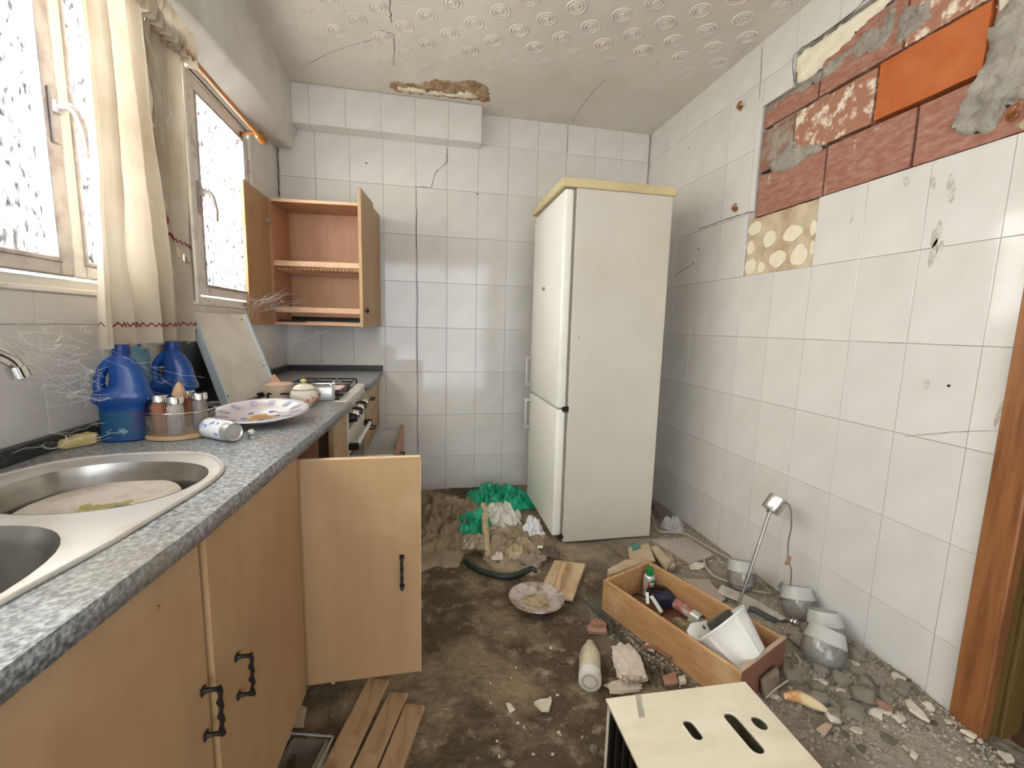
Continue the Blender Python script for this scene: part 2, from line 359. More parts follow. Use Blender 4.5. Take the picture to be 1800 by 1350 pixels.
# ------------------------------------------------------------------ room shell
W, H, TW, TH = 2.44, 2.53, .2015, .30
ROWS = [.244 + .3 * k for k in range(-1, 8)]           # -0.056 ... 2.344
TT = .008
YR = -4.6
_tm = {}
def tile_mesh(w, h):
    k = (round(w, 3), round(h, 3))
    if k not in _tm:
        bm = BM(); g = .0006; box(bm, -w / 2 + g, w / 2 - g, -h / 2 + g, h / 2 - g, -TT + .001, 0)
        top = [e for e in bm.edges if all(v.co.z > -.0005 for v in e.verts)]
        bmesh.ops.bevel(bm, geom=top, offset=.0012, segments=2, affect='EDGES', profile=.5)
        bmesh.ops.recalc_face_normals(bm, faces=bm.faces)
        me = bpy.data.meshes.new('tile'); bm.to_mesh(me); bm.free(); me.materials.append(M_tile)
        me.polygons.foreach_set('use_smooth', [False] * len(me.polygons)); _tm[k] = me
    return _tm[k]
def lay_tiles(parent, rects, place):
    """rects in wall coordinates (u,v); place(u,v) -> (location, rotation matrix 3x3)"""
    for (u0, u1, v0, v1) in rects:
        if u1 - u0 < .012 or v1 - v0 < .012: continue
        o = bpy.data.objects.new('tile', tile_mesh(u1 - u0, v1 - v0)); C.objects.link(o); o.parent = parent
        p, R = place((u0 + u1) / 2, (v0 + v1) / 2)
        j = Euler((random.gauss(0, .0012), random.gauss(0, .0012), random.gauss(0, .0006))).to_matrix()
        o.location = p; o.rotation_euler = (R @ j).to_euler()
def grid(u0, u1, uc, v0, v1):
    out = []
    a = uc - math.ceil((uc - u0) / TW) * TW
    while a < u1 - 1e-4:
        for z in ROWS:
            r = (max(a, u0), min(a + TW, u1), max(z, v0), min(z + TH, v1))
            if r[1] > r[0] + 1e-4 and r[3] > r[2] + 1e-4: out.append(r)
        a += TW
    return out

# floor: a slightly uneven sheet
def fz(x, y):
    """height of the debris-covered floor"""
    h = .006 * noise.noise(Vector((x * 5, y * 5, 0))) + .003 * noise.noise(Vector((x * 19, y * 19, 3)))
    d = math.hypot((x - 2.24) / .30, (y + 2.0) / .26); h += .045 * math.exp(-d * d)
    d = math.hypot((x - 2.25) / .3, (y + 1.35) / .5); h += .012 * math.exp(-d * d)
    d = math.hypot((x - 1.25) / .4, (y + .55) / .4); h += .02 * math.exp(-d * d)
    d = math.hypot((x - 2.36) / .10, (y + 2.0) / .5); h += .03 * math.exp(-d * d)
    return max(h, -.006)
bm = BM(); nx, ny = 150, 260; vv = []
for j in range(ny + 1):
    for i in range(nx + 1):
        x = -.05 + 2.6 * i / nx; y = .02 + (YR - .02) * j / ny
        vv.append(bm.verts.new((x, y, fz(x, y))))
for j in range(ny):
    for i in range(nx):
        a = j * (nx + 1) + i; bm.faces.new((vv[a], vv[a + nx + 1], vv[a + nx + 2], vv[a + 1]))
floor = struct('floor', bm, M_floor, 'all')

# ceiling with rosettes
bm = BM(); box(bm, -.15, W + .15, YR, .15, H, H + .12); ceil = struct('ceiling', bm, M_plaster)
bm = BM()
for R, r in ((.041, .0044), (.026, .0048), (.0095, .006)):
    n, s = 26, 6; rings = []
    for k in range(n):
        a = 2 * PI * k / n
        rings.append([bm.verts.new(((R + r * 1.2 * math.cos(PI * q / (s - 1))) * math.cos(a), (R + r * 1.2 * math.cos(PI * q / (s - 1))) * math.sin(a), -r * math.sin(PI * q / (s - 1)))) for q in range(s)])
    for k in range(n):
        for q in range(s - 1): bm.faces.new((rings[k][q], rings[(k + 1) % n][q], rings[(k + 1) % n][q + 1], rings[k][q + 1]))
bmesh.ops.recalc_face_normals(bm, faces=bm.faces)
rme = bpy.data.meshes.new('rosette'); bm.to_mesh(rme); bm.free(); rme.materials.append(M_plaster)
for p in rme.polygons: p.use_smooth = True
for i in range(-8, 17):
    for j in range(-16, 6):
        if (i + j) % 2: continue
        x, y = .888 + .1045 * i, -.843 + .102 * j
        if x < .17 or x > W - .05 or y < -2.1: continue
        lim = -.42 - .30 * max(0, min(1, (x - .9) / .9)) + (.0 if x > .6 else -.05)
        if y > lim: continue
        o = bpy.data.objects.new('rosette', rme); C.objects.link(o); o.parent = ceil
        f = 1 if y < lim - .12 else .45
        if x < .45: f = min(f, .55)
        o.location = (x, y, H + .0002); o.scale = (1, 1, f); o.rotation_euler = (0, 0, random.uniform(0, 6))
def ribbon(name, parent, pts, nrm, w=.0016, m=M_crack, off=.0012):
    nrm = Vector(nrm); bm = BM(); P = smooth_pts(pts, 5); n = len(P)
    A, B = [], []
    for i, p in enumerate(P):
        t = (P[min(i + 1, n - 1)] - P[max(i - 1, 0)]).normalized(); s = t.cross(nrm).normalized()
        ww = w * (.6 + .8 * random.random()); jit = s * random.gauss(0, w * .5)
        A.append(bm.verts.new(p + nrm * off + s * ww / 2 + jit)); B.append(bm.verts.new(p + nrm * off - s * ww / 2 + jit))
    for i in range(n - 1): bm.faces.new((A[i], A[i + 1], B[i + 1], B[i]))
    return part(name, bm, m, parent, world=True)
cz = lambda *q: [at(x, y, 'z', H) for x, y in q]
ribbon('crack', ceil, cz((684, -20), (686, 25), (688, 40)), (0, 0, -1), .004)
ribbon('crack', ceil, cz((672, 52), (678, 58), (692, 60), (693, 85), (692, 116)), (0, 0, -1), .003)
ribbon('crack', ceil, cz((532, 120), (560, 104), (600, 88), (640, 76), (662, 70), (672, 54)), (0, 0, -1), .005, M_plaster)
ribbon('crack', ceil, cz((534, 117), (562, 101), (600, 85), (655, 68), (671, 52)), (0, 0, -1), .0022)
ribbon('crack', ceil, cz((1063, 140), (1040, 165), (1020, 190), (1005, 216)), (0, 0, -1), .0025)
ribbon('crack', ceil, cz((1330, 60), (1310, 85), (1290, 105)), (0, 0, -1), .0018)
# damaged plaster where the soffit meets the ceiling
def blob_patch(parent, name, poly, nrm_fn, m, depth, res=.012, seed=0, off=.001):
    """irregular patch in plane coordinates: poly list of (u,v); nrm_fn(u,v,h)->world point"""
    us = [p[0] for p in poly]; vs = [p[1] for p in poly]
    def inside(u, v):
        c = False; j = len(poly) - 1
        for i in range(len(poly)):
            if (poly[i][1] > v) != (poly[j][1] > v) and u < (poly[j][0] - poly[i][0]) * (v - poly[i][1]) / (poly[j][1] - poly[i][1]) + poly[i][0]: c = not c
            j = i
        return c
    bm = BM(); g = {}
    nu = int((max(us) - min(us)) / res) + 2; nv = int((max(vs) - min(vs)) / res) + 2
    for i in range(nu + 1):
        for j in range(nv + 1):
            u = min(us) + i * res; v = min(vs) + j * res
            w = noise.noise(Vector((u * 22, v * 22, seed))) * res * 1.3
            if inside(u + w, v + w):
                h = off + depth * (.5 + .5 * noise.noise(Vector((u * 30, v * 30, seed + 5))) + .35 * noise.noise(Vector((u * 90, v * 90, seed + 9))))
                e = 0
                for (du, dv) in ((res, 0), (-res, 0), (0, res), (0, -res)):
                    if inside(u + w + du, v + w + dv): e += 1
                h = h if e == 4 else off * .3
                g[i, j] = bm.verts.new(nrm_fn(u, v, max(h, .0004)))
    for (i, j) in list(g):
        q = [(i, j), (i + 1, j), (i + 1, j + 1), (i, j + 1)]
        if all(k in g for k in q): bm.faces.new([g[k] for k in q])
        else:
            for tri in ((q[0], q[1], q[2]), (q[0], q[2], q[3]), (q[0], q[1], q[3])):
                if all(k in g for k in tri):
                    bm.faces.new([g[k] for k in tri]); break
    return part(name, bm, m, parent, 'all', world=True)
P = [at(x, y, 'z', H) for x, y in [(680, 150), (692, 142), (735, 146), (765, 138), (800, 142), (832, 139), (858, 152), (864, 178), (850, 182), (846, 178), (780, 170), (700, 162)]]
blob_patch(ceil, 'plaster_scar', [(p.x, p.y) for p in P], lambda u, v, h: Vector((u, v, H - h)), M_damp, .014, .01, 3)
P = [at(x, y, 'z', H) for x, y in [(692, 148), (740, 152), (790, 160), (828, 158), (846, 172), (780, 166), (705, 157)]]
blob_patch(ceil, 'plaster_scar', [(p.x, p.y) for p in P], lambda u, v, h: Vector((u, v, H - h)), M_adh2, .02, .01, 8, .006)

# back wall
bm = BM(); box(bm, -.15, W + .15, TT, .15, -.05, H); wb = struct('wall_back', bm, M_grout)
Rb = Matrix(((1, 0, 0), (0, 0, -1), (0, 1, 0)))          # local z -> -y
lay_tiles(wb, grid(.0, W, .8194, -.01, H), lambda u, v: (Vector((u, 0, v)), Rb))
by = lambda *q: [at(x, y, 'y', 0) for x, y in q]
ribbon('crack', wb, by((786, 262), (785, 285), (776, 294), (765, 306), (759, 329)), (0, -1, 0), .0035)
ribbon('crack', wb, by((759, 330), (731, 328)), (0, -1, 0), .0025)
ribbon('crack', wb, by((731, 330), (732, 410), (733, 500), (734, 650), (735, 800)), (0, -1, 0), .0035)
ribbon('crack', wb, by((998, 222), (997, 268)), (0, -1, 0), .0018)
ribbon('crack', wb, by((488, 258), (490, 300), (492, 345)), (0, -1, 0), .005)
for q in ((644, 287), (839, 341), (942, 424)):
    p = at(*q, 'y', 0); bm = BM(); lathe(bm, [(0, 0), (.005, 0), (.0055, .0015), (0, .0015)], 10, T(p.x, 0, p.z) @ RX(PI / 2)); part('screw_hole', bm, M_dark, wb, world=True)

# right wall with door opening, brick hole and bare adhesive patch; u = -y
HOLE = (1.083, 2.35, 1.715, 2.225); HOLE2 = (1.251, 2.35, 2.225, 2.36); PATCH = (1.0505, 1.4525, 1.444, 1.715)
DOOR = (2.165, 3.05, -.1, 2.02)
bm = BM()
for (a, b, c, d) in subs([(-.15, -YR, -.05, H)], [HOLE, HOLE2, PATCH, DOOR]): box(bm, W + TT, W + .15, -b, -a, c, d)
box(bm, W + .055, W + .15, -2.35, -1.083, 1.715, 2.225); box(bm, W + .055, W + .15, -2.35, -1.251, 2.225, 2.36); box(bm, W + .02, W + .15, -1.4525, -1.0505, 1.444, 1.715)
wr = struct('wall_right', bm, M_grout)
Rr = Matrix(((0, 0, -1), (-1, 0, 0), (0, 1, 0)))         # local x -> -y, y -> z, z -> -x
lay_tiles(wr, subs(grid(0, -YR, 1.2515, -.01, H), [HOLE, HOLE2, (1.0505, 1.4525, 1.444, 1.75), (DOOR[0] - .035, DOOR[1] + .05, -.1, 2.1)]), lambda u, v: (Vector((W, -u, v)), Rr))
wp = lambda u, v, h=0: Vector((W - h, -u, v))
def brick(u0, u1, v0, v1, m, x0=W + .012):
    bm = BM(); box(bm, x0 + random.uniform(0, .004), W + .05, -u1, -u0, v0, v1)
    fr = [f for f in bm.faces if f.calc_center_median().x < W + .03]
    r = bmesh.ops.subdivide_edges(bm, edges=list({e for f in fr for e in f.edges}), cuts=5, use_grid_fill=True)
    for v in bm.verts:
        if v.co.x < W + .03: v.co.x += .0022 * noise.noise(v.co * 45); v.co.z += .0018 * noise.noise(v.co * 31 + Vector((9, 0, 0)))
    return part('brick', bm, m, wr, world=True)
brick(1.088, 1.447, 1.722, 1.905, M_brick); brick(1.457, 1.776, 1.722, 1.91, M_brick); brick(1.787, 2.10, 1.722, 1.91, M_brick); brick(2.11, 2.35, 1.722, 1.91, M_brick4)
brick(1.088, 1.268, 1.925, 2.108, M_brick4); brick(1.275, 1.622, 1.925, 2.112, M_brick2); brick(1.636, 1.946, 1.925, 2.114, M_brick3, W + .006); brick(1.955, 2.30, 1.925, 2.11, M_brick4)
brick(1.088, 1.375, 2.124, 2.22, M_brick); brick(1.385, 1.70, 2.126, 2.30, M_brick); brick(1.71, 2.03, 2.126, 2.30, M_brick2); brick(2.04, 2.34, 2.126, 2.31, M_brick4)
def mort(poly, m, depth, off, seed, nm='mortar'): blob_patch(wr, nm, poly, lambda u, v, h: Vector((W + .03 - h, -u, v)), m, depth, .011, seed, off)
mort([(1.085, 2.16), (1.2, 2.195), (1.36, 2.175), (1.5, 2.19), (1.62, 2.16), (1.68, 2.2), (1.68, 2.30), (1.5, 2.26), (1.251, 2.232), (1.085, 2.223)], M_mortar, .02, .012, 1)
mort([(1.245, 2.22), (1.38, 2.235), (1.52, 2.27), (1.64, 2.32), (1.70, 2.36), (1.245, 2.36)], M_adh2, .008, .022, 2, 'adhesive_layer')
mort([(1.66, 2.13), (1.80, 2.16), (1.78, 2.24), (1.70, 2.28), (1.66, 2.22)], M_mortar, .02, .012, 3)
mort([(1.90, 1.86), (1.94, 1.94), (1.945, 2.03), (2.0, 2.12), (2.12, 2.18), (2.35, 2.2), (2.35, 1.80), (2.12, 1.78), (2.03, 1.80), (1.99, 1.735), (1.93, 1.745), (1.88, 1.80)], M_mortar, .03, .02, 4)
mort([(1.945, 2.04), (2.0, 2.10), (2.06, 2.05), (2.2, 2.1), (2.35, 2.36), (1.96, 2.36)], M_adh2, .01, .026, 5, 'adhesive_layer')
mort([(1.16, 1.90), (1.25, 1.87), (1.33, 1.885), (1.42, 1.905), (1.42, 1.955), (1.33, 1.96), (1.27, 2.02), (1.2, 1.98), (1.13, 1.95)], M_mortar, .012, .018, 6)
mort([(1.09, 1.716), (1.45, 1.716), (1.80, 1.718), (1.95, 1.72), (1.95, 1.733), (1.5, 1.73), (1.09, 1.732)], M_mortar, .014, .016, 7)
mort([(1.12, 2.105), (1.3, 2.112), (1.42, 2.11), (1.42, 2.13), (1.3, 2.135), (1.12, 2.13)], M_mortar, .012, .012, 9)
mort([(1.98, 1.72), (2.35, 1.72), (2.35, 1.79), (2.10, 1.78), (2.02, 1.74)], M_adh, .01, .024, 10, 'adhesive_layer')
# bare patch below
bm = BM(); box(bm, W + .010, W + .022, -1.451, -1.052, 1.446, 1.714); part('adhesive_layer', bm, M_adh, wr, world=True)
for i, (u, v, r1, r2) in enumerate([(1.10, 1.665, .045, .03), (1.09, 1.49, .038, .036), (1.20, 1.60, .038, .035), (1.165, 1.475, .022, .026), (1.26, 1.50, .045, .04), (1.33, 1.60, .05, .034), (1.375, 1.50, .045, .042), (1.435, 1.60, .018, .03), (1.08, 1.58, .025, .03), (1.44, 1.52, .012, .03)]):
    poly = []
    for k in range(22):
        a = 2 * PI * k / 22; q = 1 + .22 * noise.noise(Vector((math.cos(a) * 1.3, math.sin(a) * 1.3, i * 3.1)))
        poly.append((min(max(u + r1 * q * math.cos(a), 1.053), 1.450), min(max(v + r2 * q * math.sin(a), 1.447), 1.713)))
    bm = BM(); prism(bm, poly, 0, .005, Matrix(((0, 0, -1, W + .0105), (-1, 0, 0, 0), (0, 1, 0, 0), (0, 0, 0, 1)))); part('adhesive_blob', bm, M_adh2, wr, world=True)
rw = lambda *q: [at(x, y, 'x', W) for x, y in q]
ribbon('crack', wr, rw((1228, 402), (1265, 390), (1300, 378), (1326, 371)), (-1, 0, 0), .0035)
ribbon('crack', wr, rw((1186, 486), (1200, 475), (1222, 462)), (-1, 0, 0), .003)
ribbon('crack', wr, rw((1335, 175), (1338, 120), (1340, 82)), (-1, 0, 0), .0022)
ribbon('crack', wr, rw((1396, 145), (1397, 98), (1440, 66), (1490, 30), (1525, -4)), (-1, 0, 0), .004)
ribbon('crack', wr, rw((1590, 767), (1650, 762), (1700, 758), (1768, 757)), (-1, 0, 0), .0012)
M_scuff = mat('scuff_grey', (.44, .40, .34), .8, mix=((.62, .60, .57), 40, .45, .6))
for k, (x, y, w_, h_) in enumerate([(1646, 412, 9, 22), (1640, 446, 6, 24), (1652, 438, 5, 16), (1756, 728, 5, 24), (1594, 318, 6, 9), (1640, 322, 5, 12), (1672, 330, 7, 28), (1498, 378, 3, 14), (1628, 676, 6, 8)]):
    c = at(x, y, 'x', W); e1 = at(x + w_, y, 'x', W) - c; hh = abs((at(x, y + h_, 'x', W) - c).z); ww = abs(e1.y)
    poly = [(-c.y + ww * math.cos(a) * (1 + .4 * noise.noise(Vector((a * 2, k, 0)))) + .25 * hh * math.sin(a) * math.copysign(.5, math.sin(k)), c.z + hh * math.sin(a) * (1 + .3 * noise.noise(Vector((a * 3, k, 4))))) for a in [q * PI / 8 for q in range(16)]]
    bm = BM(); prism(bm, poly, 0, .0006, Matrix(((0, 0, -1, W), (-1, 0, 0, 0), (0, 1, 0, 0), (0, 0, 0, 1)))); part('scuff', bm, M_scuff, wr, world=True)
for q in ((1211, 259), (1218, 463), (1228, 437), (1668, 678), (1018, 590)):
    if q[0] < 1100: continue
    p = at(*q, 'x', W); bm = BM(); lathe(bm, [(0, 0), (.004, 0), (.0045, .0012), (0, .0012)], 10, T(W, p.y, p.z) @ RY(-PI / 2)); part('screw_hole', bm, M_dark, wr, world=True)
for q in ((1303, 190), (1294, 368), (1780, 202)):
    pass

# left wall with windows
WIN = [(-2.32, -1.085, 1.232, 2.10), (-1.065, -.475, 1.232, 2.10), (-3.95, -2.50, 1.232, 2.10)]  # last opening is out of view, added to let light onto the right wall
bm = BM()
for (a, b, c, d) in subs([(YR, .15, -.05, H)], WIN): box(bm, -.16, -TT, a, b, c, d)
wl = struct('wall_left', bm, M_beam)
Rl = Matrix(((0, 0, 1), (1, 0, 0), (0, 1, 0)))           # local x -> y, y -> z, z -> x
gl = [r for r in grid(YR, 0, -.0, .0, 2.25)]
lay_tiles(wl, subs(gl, WIN + [(YR, 0, -.1, .83), (-2.32, -.475, 1.219, 2.1)]), lambda u, v: (Vector((0, u, v)), Rl))
def window(n, y0, y1, sashes):
    z0, z1 = 1.232, 2.10
    wn = thing('window_%d' % n, None, None, (0, (y0 + y1) / 2, z0)); wn['kind'] = 'structure'
    bm = BM()
    for (a, b, c, d) in subs([(y0, y1, z0, z1)], [(y0 + .022, y1 - .022, z0 + .024, z1 - .022)]): box(bm, -.07, -.012, a, b, c, d, .002)
    box(bm, -.065, -.018, y0 + .001, y0 + .02, z0, z1)
    part('window_frame', bm, M_frame, wn, world=True)
    bm = BM(); box(bm, -.10, .007, y0 - .006, y1 + .006, z0 - .013, z0 + .0015, .003); part('window_sill', bm, M_frame, wn, world=True)
    for (a, b, hy, mm) in sashes:
        bm = BM(); st = .042
        for (p, q, c, d) in subs([(a, b, z0 + .03, z1 - .03)], [(a + st, b - st, z0 + .03 + .038, z1 - .03 - .036)]): box(bm, -.045, .004, p, q, c, d, .004)
        sash = part('sash', bm, mm, wn, world=True)
        bm = BM()
        for (p, q, c, d) in subs([(a + st - .006, b - st + .006, z0 + .062, z1 - .06)], [(a + st + .006, b - st - .006, z0 + .074, z1 - .072)]): box(bm, -.02, .008, p, q, c, d, .002)
        part('glazing_bead', bm, M_alu, sash, world=True)
        bm = BM(); box(bm, -.024, -.020, a + st - .004, b - st + .004, z0 + .06, z1 - .06); part('pane', bm, M_pane, sash, world=True)
        if hy is not None:
            bm = BM(); box(bm, .003, .014, hy - .012, hy + .012, 1.575, 1.70, .003)
            pts = smooth_pts([(.012, hy, 1.655), (.040, hy, 1.66), (.052, hy + .006, 1.645), (.055, hy + .022, 1.60), (.052, hy + .028, 1.555)], 5)
            tube(bm, pts, .008, 8, rr=[.010] * 6 + [.0085] * (len(pts) - 6)); box(bm, .012, .026, hy - .011, hy + .011, 1.642, 1.672, .003)
            part('window_handle', bm, M_alu, sash, 'a', world=True)
    return wn
w1 = window(1, -2.32, -1.085, [(-2.298, -1.690, -1.712, M_alu), (-1.690, -1.107, None, M_frame)])
w2 = window(2, -1.065, -.475, [(-1.043, -.497, -1.022, M_frame)])
for z in (1.36, 1.93):
    bm = BM(); tube(bm, [(.006, -.492, z - .03), (.006, -.492, z + .03)], .007, 10); part('hinge', bm, M_alu, w2, 'a', world=True)
w3_added = window(3, -3.95, -2.50, [(-3.928, -3.235, -3.257, M_alu), (-3.215, -2.522, None, M_frame)])  # unseen window added behind the camera for its light
# cream wooden trim round the far window
bm = BM()
for (a, b, c, d) in subs([(-1.09, -.452, 1.232, 2.125)], [(-1.065, -.475, 1.2, 2.10)]): box(bm, 0, .010, a, b, c, d, .002)
part('window_trim', bm, M_frame, w2, world=True)

# boxed beam over the windows (it sags towards the near end)
bm = BM(); sec = []
def zb(y):
    y = -y
    return 2.275 - .088 * min(y, 1.0) - .07 * max(0, min(y - 1, .4)) - .01 * max(0, y - 1.4)
for k in range(41):
    y = 0 + (YR) * k / 40; z = zb(y) + .003 * noise.noise(Vector((0, y * 6, 0))); c = .035 + .05 * max(0, 1 + y / .6)
    prof = [(0, H - .0005), (.12, H - .0005), (.12, z + .012), (.116, z), (.105, z - .01), ((c + .105) / 2 + .006, z - .042), (c + .006, z - .072), (c - .008, z - .079), (max(c - .03, .0), z - .075), (0, z - .07)]
    sec.append([bm.verts.new((p[0], y, p[1])) for p in prof])
for a, b in zip(sec, sec[1:]):
    for k in range(len(a)): bm.faces.new((a[k], a[(k + 1) % len(a)], b[(k + 1) % len(a)], b[k]))
bm.faces.new(sec[0]); bm.faces.new(sec[-1][::-1])
beam = struct('trim_1', bm, M_beam, 'a')
bm = BM(); box(bm, -.001, .012, -2.35, -.44, 2.10, 2.13, .003)
part('lintel_strip', bm, M_frame, beam, world=True)

# tiled soffit on the back wall
SX, SZ, SY = 1.228, 2.312, -.115
bm = BM(); box(bm, .1, SX - .004, SY + TT, .004, SZ + .004, H - .0008); sof = struct('trim_2', bm, M_beam)
lay_tiles(sof, [r for r in [(max(.121, a), min(SX, a + TW), SZ, H - .002) for a in [.8194 + TW * k for k in range(-4, 3)]] if r[1] - r[0] > .02], lambda u, v: (Vector((u, SY, v)), Rb))
Rd = Matrix(((1, 0, 0), (0, -1, 0), (0, 0, -1)))
lay_tiles(sof, [(max(.121, a), min(SX, a + TW), 0, .112) for a in [.8194 + TW * k for k in range(-4, 3)] if min(SX, a + TW) - max(.121, a) > .02], lambda u, v: (Vector((u, SY + v + .002, SZ)), Rd))
bm = BM(); box(bm, SX - .006, SX, SY, 0, SZ, H - .001, .001); part('end_panel', bm, M_tile, sof, world=True)

# rear wall with an unseen opening added for the fill light, hallway behind the door
bm = BM()
for (a, b, c, d) in subs([(-.15, W + .15, -.05, H)], [(.15, 1.95, .02, 2.2)]): box(bm, a, b, YR - .12, YR, c, d)
struct('wall_rear', bm, M_beam)
door = thing('door_1', None, None, (W, -2.17, 0)); door['kind'] = 'structure'
bm = BM(); box(bm, W - .018, W + .02, -2.21, -2.132, 0, 2.085, .004); part('casing', bm, M_door, door, world=True); part('casing', box(BM(), W - .018, W + .02, -3.13, -3.05, 0, 2.085, .004), M_door, door, world=True); part('casing', box(BM(), W - .018, W + .02, -3.05, -2.21, 2.01, 2.085, .004), M_door, door, world=True)
bm = BM(); box(bm, W + .02, W + .17, -2.195, -2.166, 0, 2.02, .002); part('jamb', box(BM(), W + .02, W + .17, -3.05, -3.02, 0, 2.02, .002), M_jamb, door, world=True); part('jamb', box(BM(), W + .02, W + .17, -3.02, -2.195, 1.99, 2.02, .002), M_jamb, door, world=True)
box(bm, W + .075, W + .12, -2.206, -2.195, 0, 2.0, .002)
part('jamb', bm, M_jamb, door, world=True)
bm = BM(); box(bm, W + .02, W + 2.2, -3.6, -1.5, -.06, -.004); struct('floor_hallway', bm, M_hallfloor)
bm = BM(); box(bm, W + 2.1, W + 2.2, -3.6, -1.5, -.004, 2.4); box(bm, W + .152, W + 2.1, -1.6, -1.5, -.004, 2.4); box(bm, W + .152, W + 2.1, -3.7, -3.6, -.004, 2.4); box(bm, W + .152, W + 2.2, -3.6, -1.5, 2.4, 2.5)
struct('wall_hallway', bm, M_hall)

# ------------------------------------------------------------------ worktop and sink
ZW = .85
def xw(y):
    """front edge of the worktop (it narrows towards the near end)"""
    K = [(0, .597), (-1.2, .587), (-1.9, .549), (-2.287, .530), (-2.583, .502), (-3.0, .488), (-9, .47)]
    for (a, xa), (b, xb) in zip(K, K[1:]):
        if y >= b: return xa + (xb - xa) * (y - a) / (b - a)
    return .47
SINKO = [(.06, -2.02), (.085, -1.955), (.13, -1.915), (.20, -1.893), (.31, -1.889), (.38, -1.915), (.425, -1.965), (.455, -2.015), (.470, -2.08), (.468, -2.16), (.459, -2.24), (.447, -2.35), (.431, -2.43), (.419, -2.50), (.405, -2.60), (.37, -2.68), (.30, -2.72), (.15, -2.72), (.085, -2.67), (.06, -2.60)]
SINKO = [(p.x, p.y) for p in smooth_pts([(x, y, 0) for x, y in SINKO + SINKO[:1]], 3)[:-1]]
B1 = ell(.283, -2.098, .163, .135, 44, 2.3, -.12); B2 = ell(.235, -2.455, .170, .185, 44, 2.4)
cut = [(.27 + (x - .27) * .96, -2.29 + (y + 2.29) * .975) for x, y in SINKO]
ys = [-1.205, -1.4, -1.6, -1.9, -2.1, -2.287, -2.583, -3.0, -3.6]
out = [(.002, ys[0])] + [(xw(y), y) for y in ys] + [(.002, ys[-1])]
bm = holed([out, cut], ZW - .032, ZW)
top = tag(link('worktop', bm, M_granite), 'grey speckled granite worktop running under the windows with the sink set in it', 'worktop')
bm = BM(); box(bm, .001, .021, -3.6, -1.205, ZW, ZW + .035, .002); part('upstand', bm, M_granited, top, world=True, label='dark granite upstand along the tiled wall')
bm = holed([[(.002, -.002), (xw(0), -.002), (xw(-.5), -.655), (.002, -.655)]], ZW - .032, ZW)
top2 = tag(link('worktop', bm, M_granite), 'short dusty granite worktop in the corner behind the cooker', 'worktop')
bm = BM(); box(bm, .001, .021, -1.2, -.022, ZW + .001, ZW + .037, .002); box(bm, .001, .60, -.022, -.001, ZW, ZW + .037, .002); part('upstand', bm, M_granited, top2, world=True, label='black granite upstand in the corner')

sk = thing('kitchen_sink', 'inset double bowl stainless steel sink with dusty pale rim', 'sink', (.27, -2.29, ZW))
bm = holed([SINKO, B1, B2], ZW, ZW + .0035)
part('sink_rim', bm, M_steelrim, sk, world=True)
bm = BM(); n = len(SINKO)
a = [bm.verts.new((x, y, ZW + .0035)) for x, y in SINKO]; b = [bm.verts.new((.27 + (x - .27) * .985, -2.29 + (y + 2.29) * .99, ZW + .0075)) for x, y in SINKO]; c = [bm.verts.new((.27 + (x - .27) * .96, -2.29 + (y + 2.29) * .975, ZW + .004)) for x, y in SINKO]
for k in range(n): bm.faces.new((a[k], a[(k + 1) % n], b[(k + 1) % n], b[k])); bm.faces.new((b[k], b[(k + 1) % n], c[(k + 1) % n], c[k]))
part('rim_bead', bm, M_steelrim, sk, 'all', world=True)
for nm, B, (cx, cy), dp in (('bowl', B1, (.283, -2.098), .16), ('bowl', B2, (.235, -2.455), .17)):
    bm = BM(); R = []
    for (f, z) in ((1.0, .0045), (.985, -.004), (.965, -.02), (.93, -dp * .8), (.86, -dp * .95), (.70, -dp), (.15, -dp - .004)):
        R.append([bm.verts.new((cx + (x - cx) * f, cy + (y - cy) * f, ZW + z)) for x, y in B])
    for A, Q in zip(R, R[1:]):
        for k in range(len(A)): bm.faces.new((A[k], A[(k + 1) % len(A)], Q[(k + 1) % len(A)], Q[k]))
    bm.faces.new(R[-1])
    bw = part(nm, bm, M_steel, sk, 'all', world=True)
    bm = BM(); lathe(bm, [(0, .002), (.03, .002), (.036, 0), (.036, -.003), (0, -.003)], 20, T(cx, cy, ZW - dp - .002)); part('drain', bm, M_chrome, bw, 'a', world=True)
fc = thing('tap', 'chrome swivel tap spout reaching over the sink', 'tap', (.085, -2.34, ZW + .004))
bm = BM(); lathe(bm, [(0, 0), (.028, 0), (.028, .008), (.020, .014), (.020, .09), (.014, .10), (0, .10)], 20, T(.085, -2.34, ZW + .004)); part('tap_body', bm, M_chrome, fc, 'a', world=True)
bm = BM(); tube(bm, smooth_pts([(.085, -2.34, ZW + .10), (.09, -2.33, 1.06), (.115, -2.285, 1.125), (.165, -2.205, 1.125), (.195, -2.150, 1.095), (.2, -2.137, 1.067)], 6), .011, 12); tube(bm, [(.199, -2.139, 1.078), (.2015, -2.135, 1.060)], .0135, 12)
part('spout', bm, M_chrome, fc, 'a', world=True)
bm = BM(); tube(bm, [(.085, -2.36, ZW + .06), (.085, -2.42, ZW + .075)], .008, 10); part('lever', bm, M_chrome, fc, 'a', world=True)

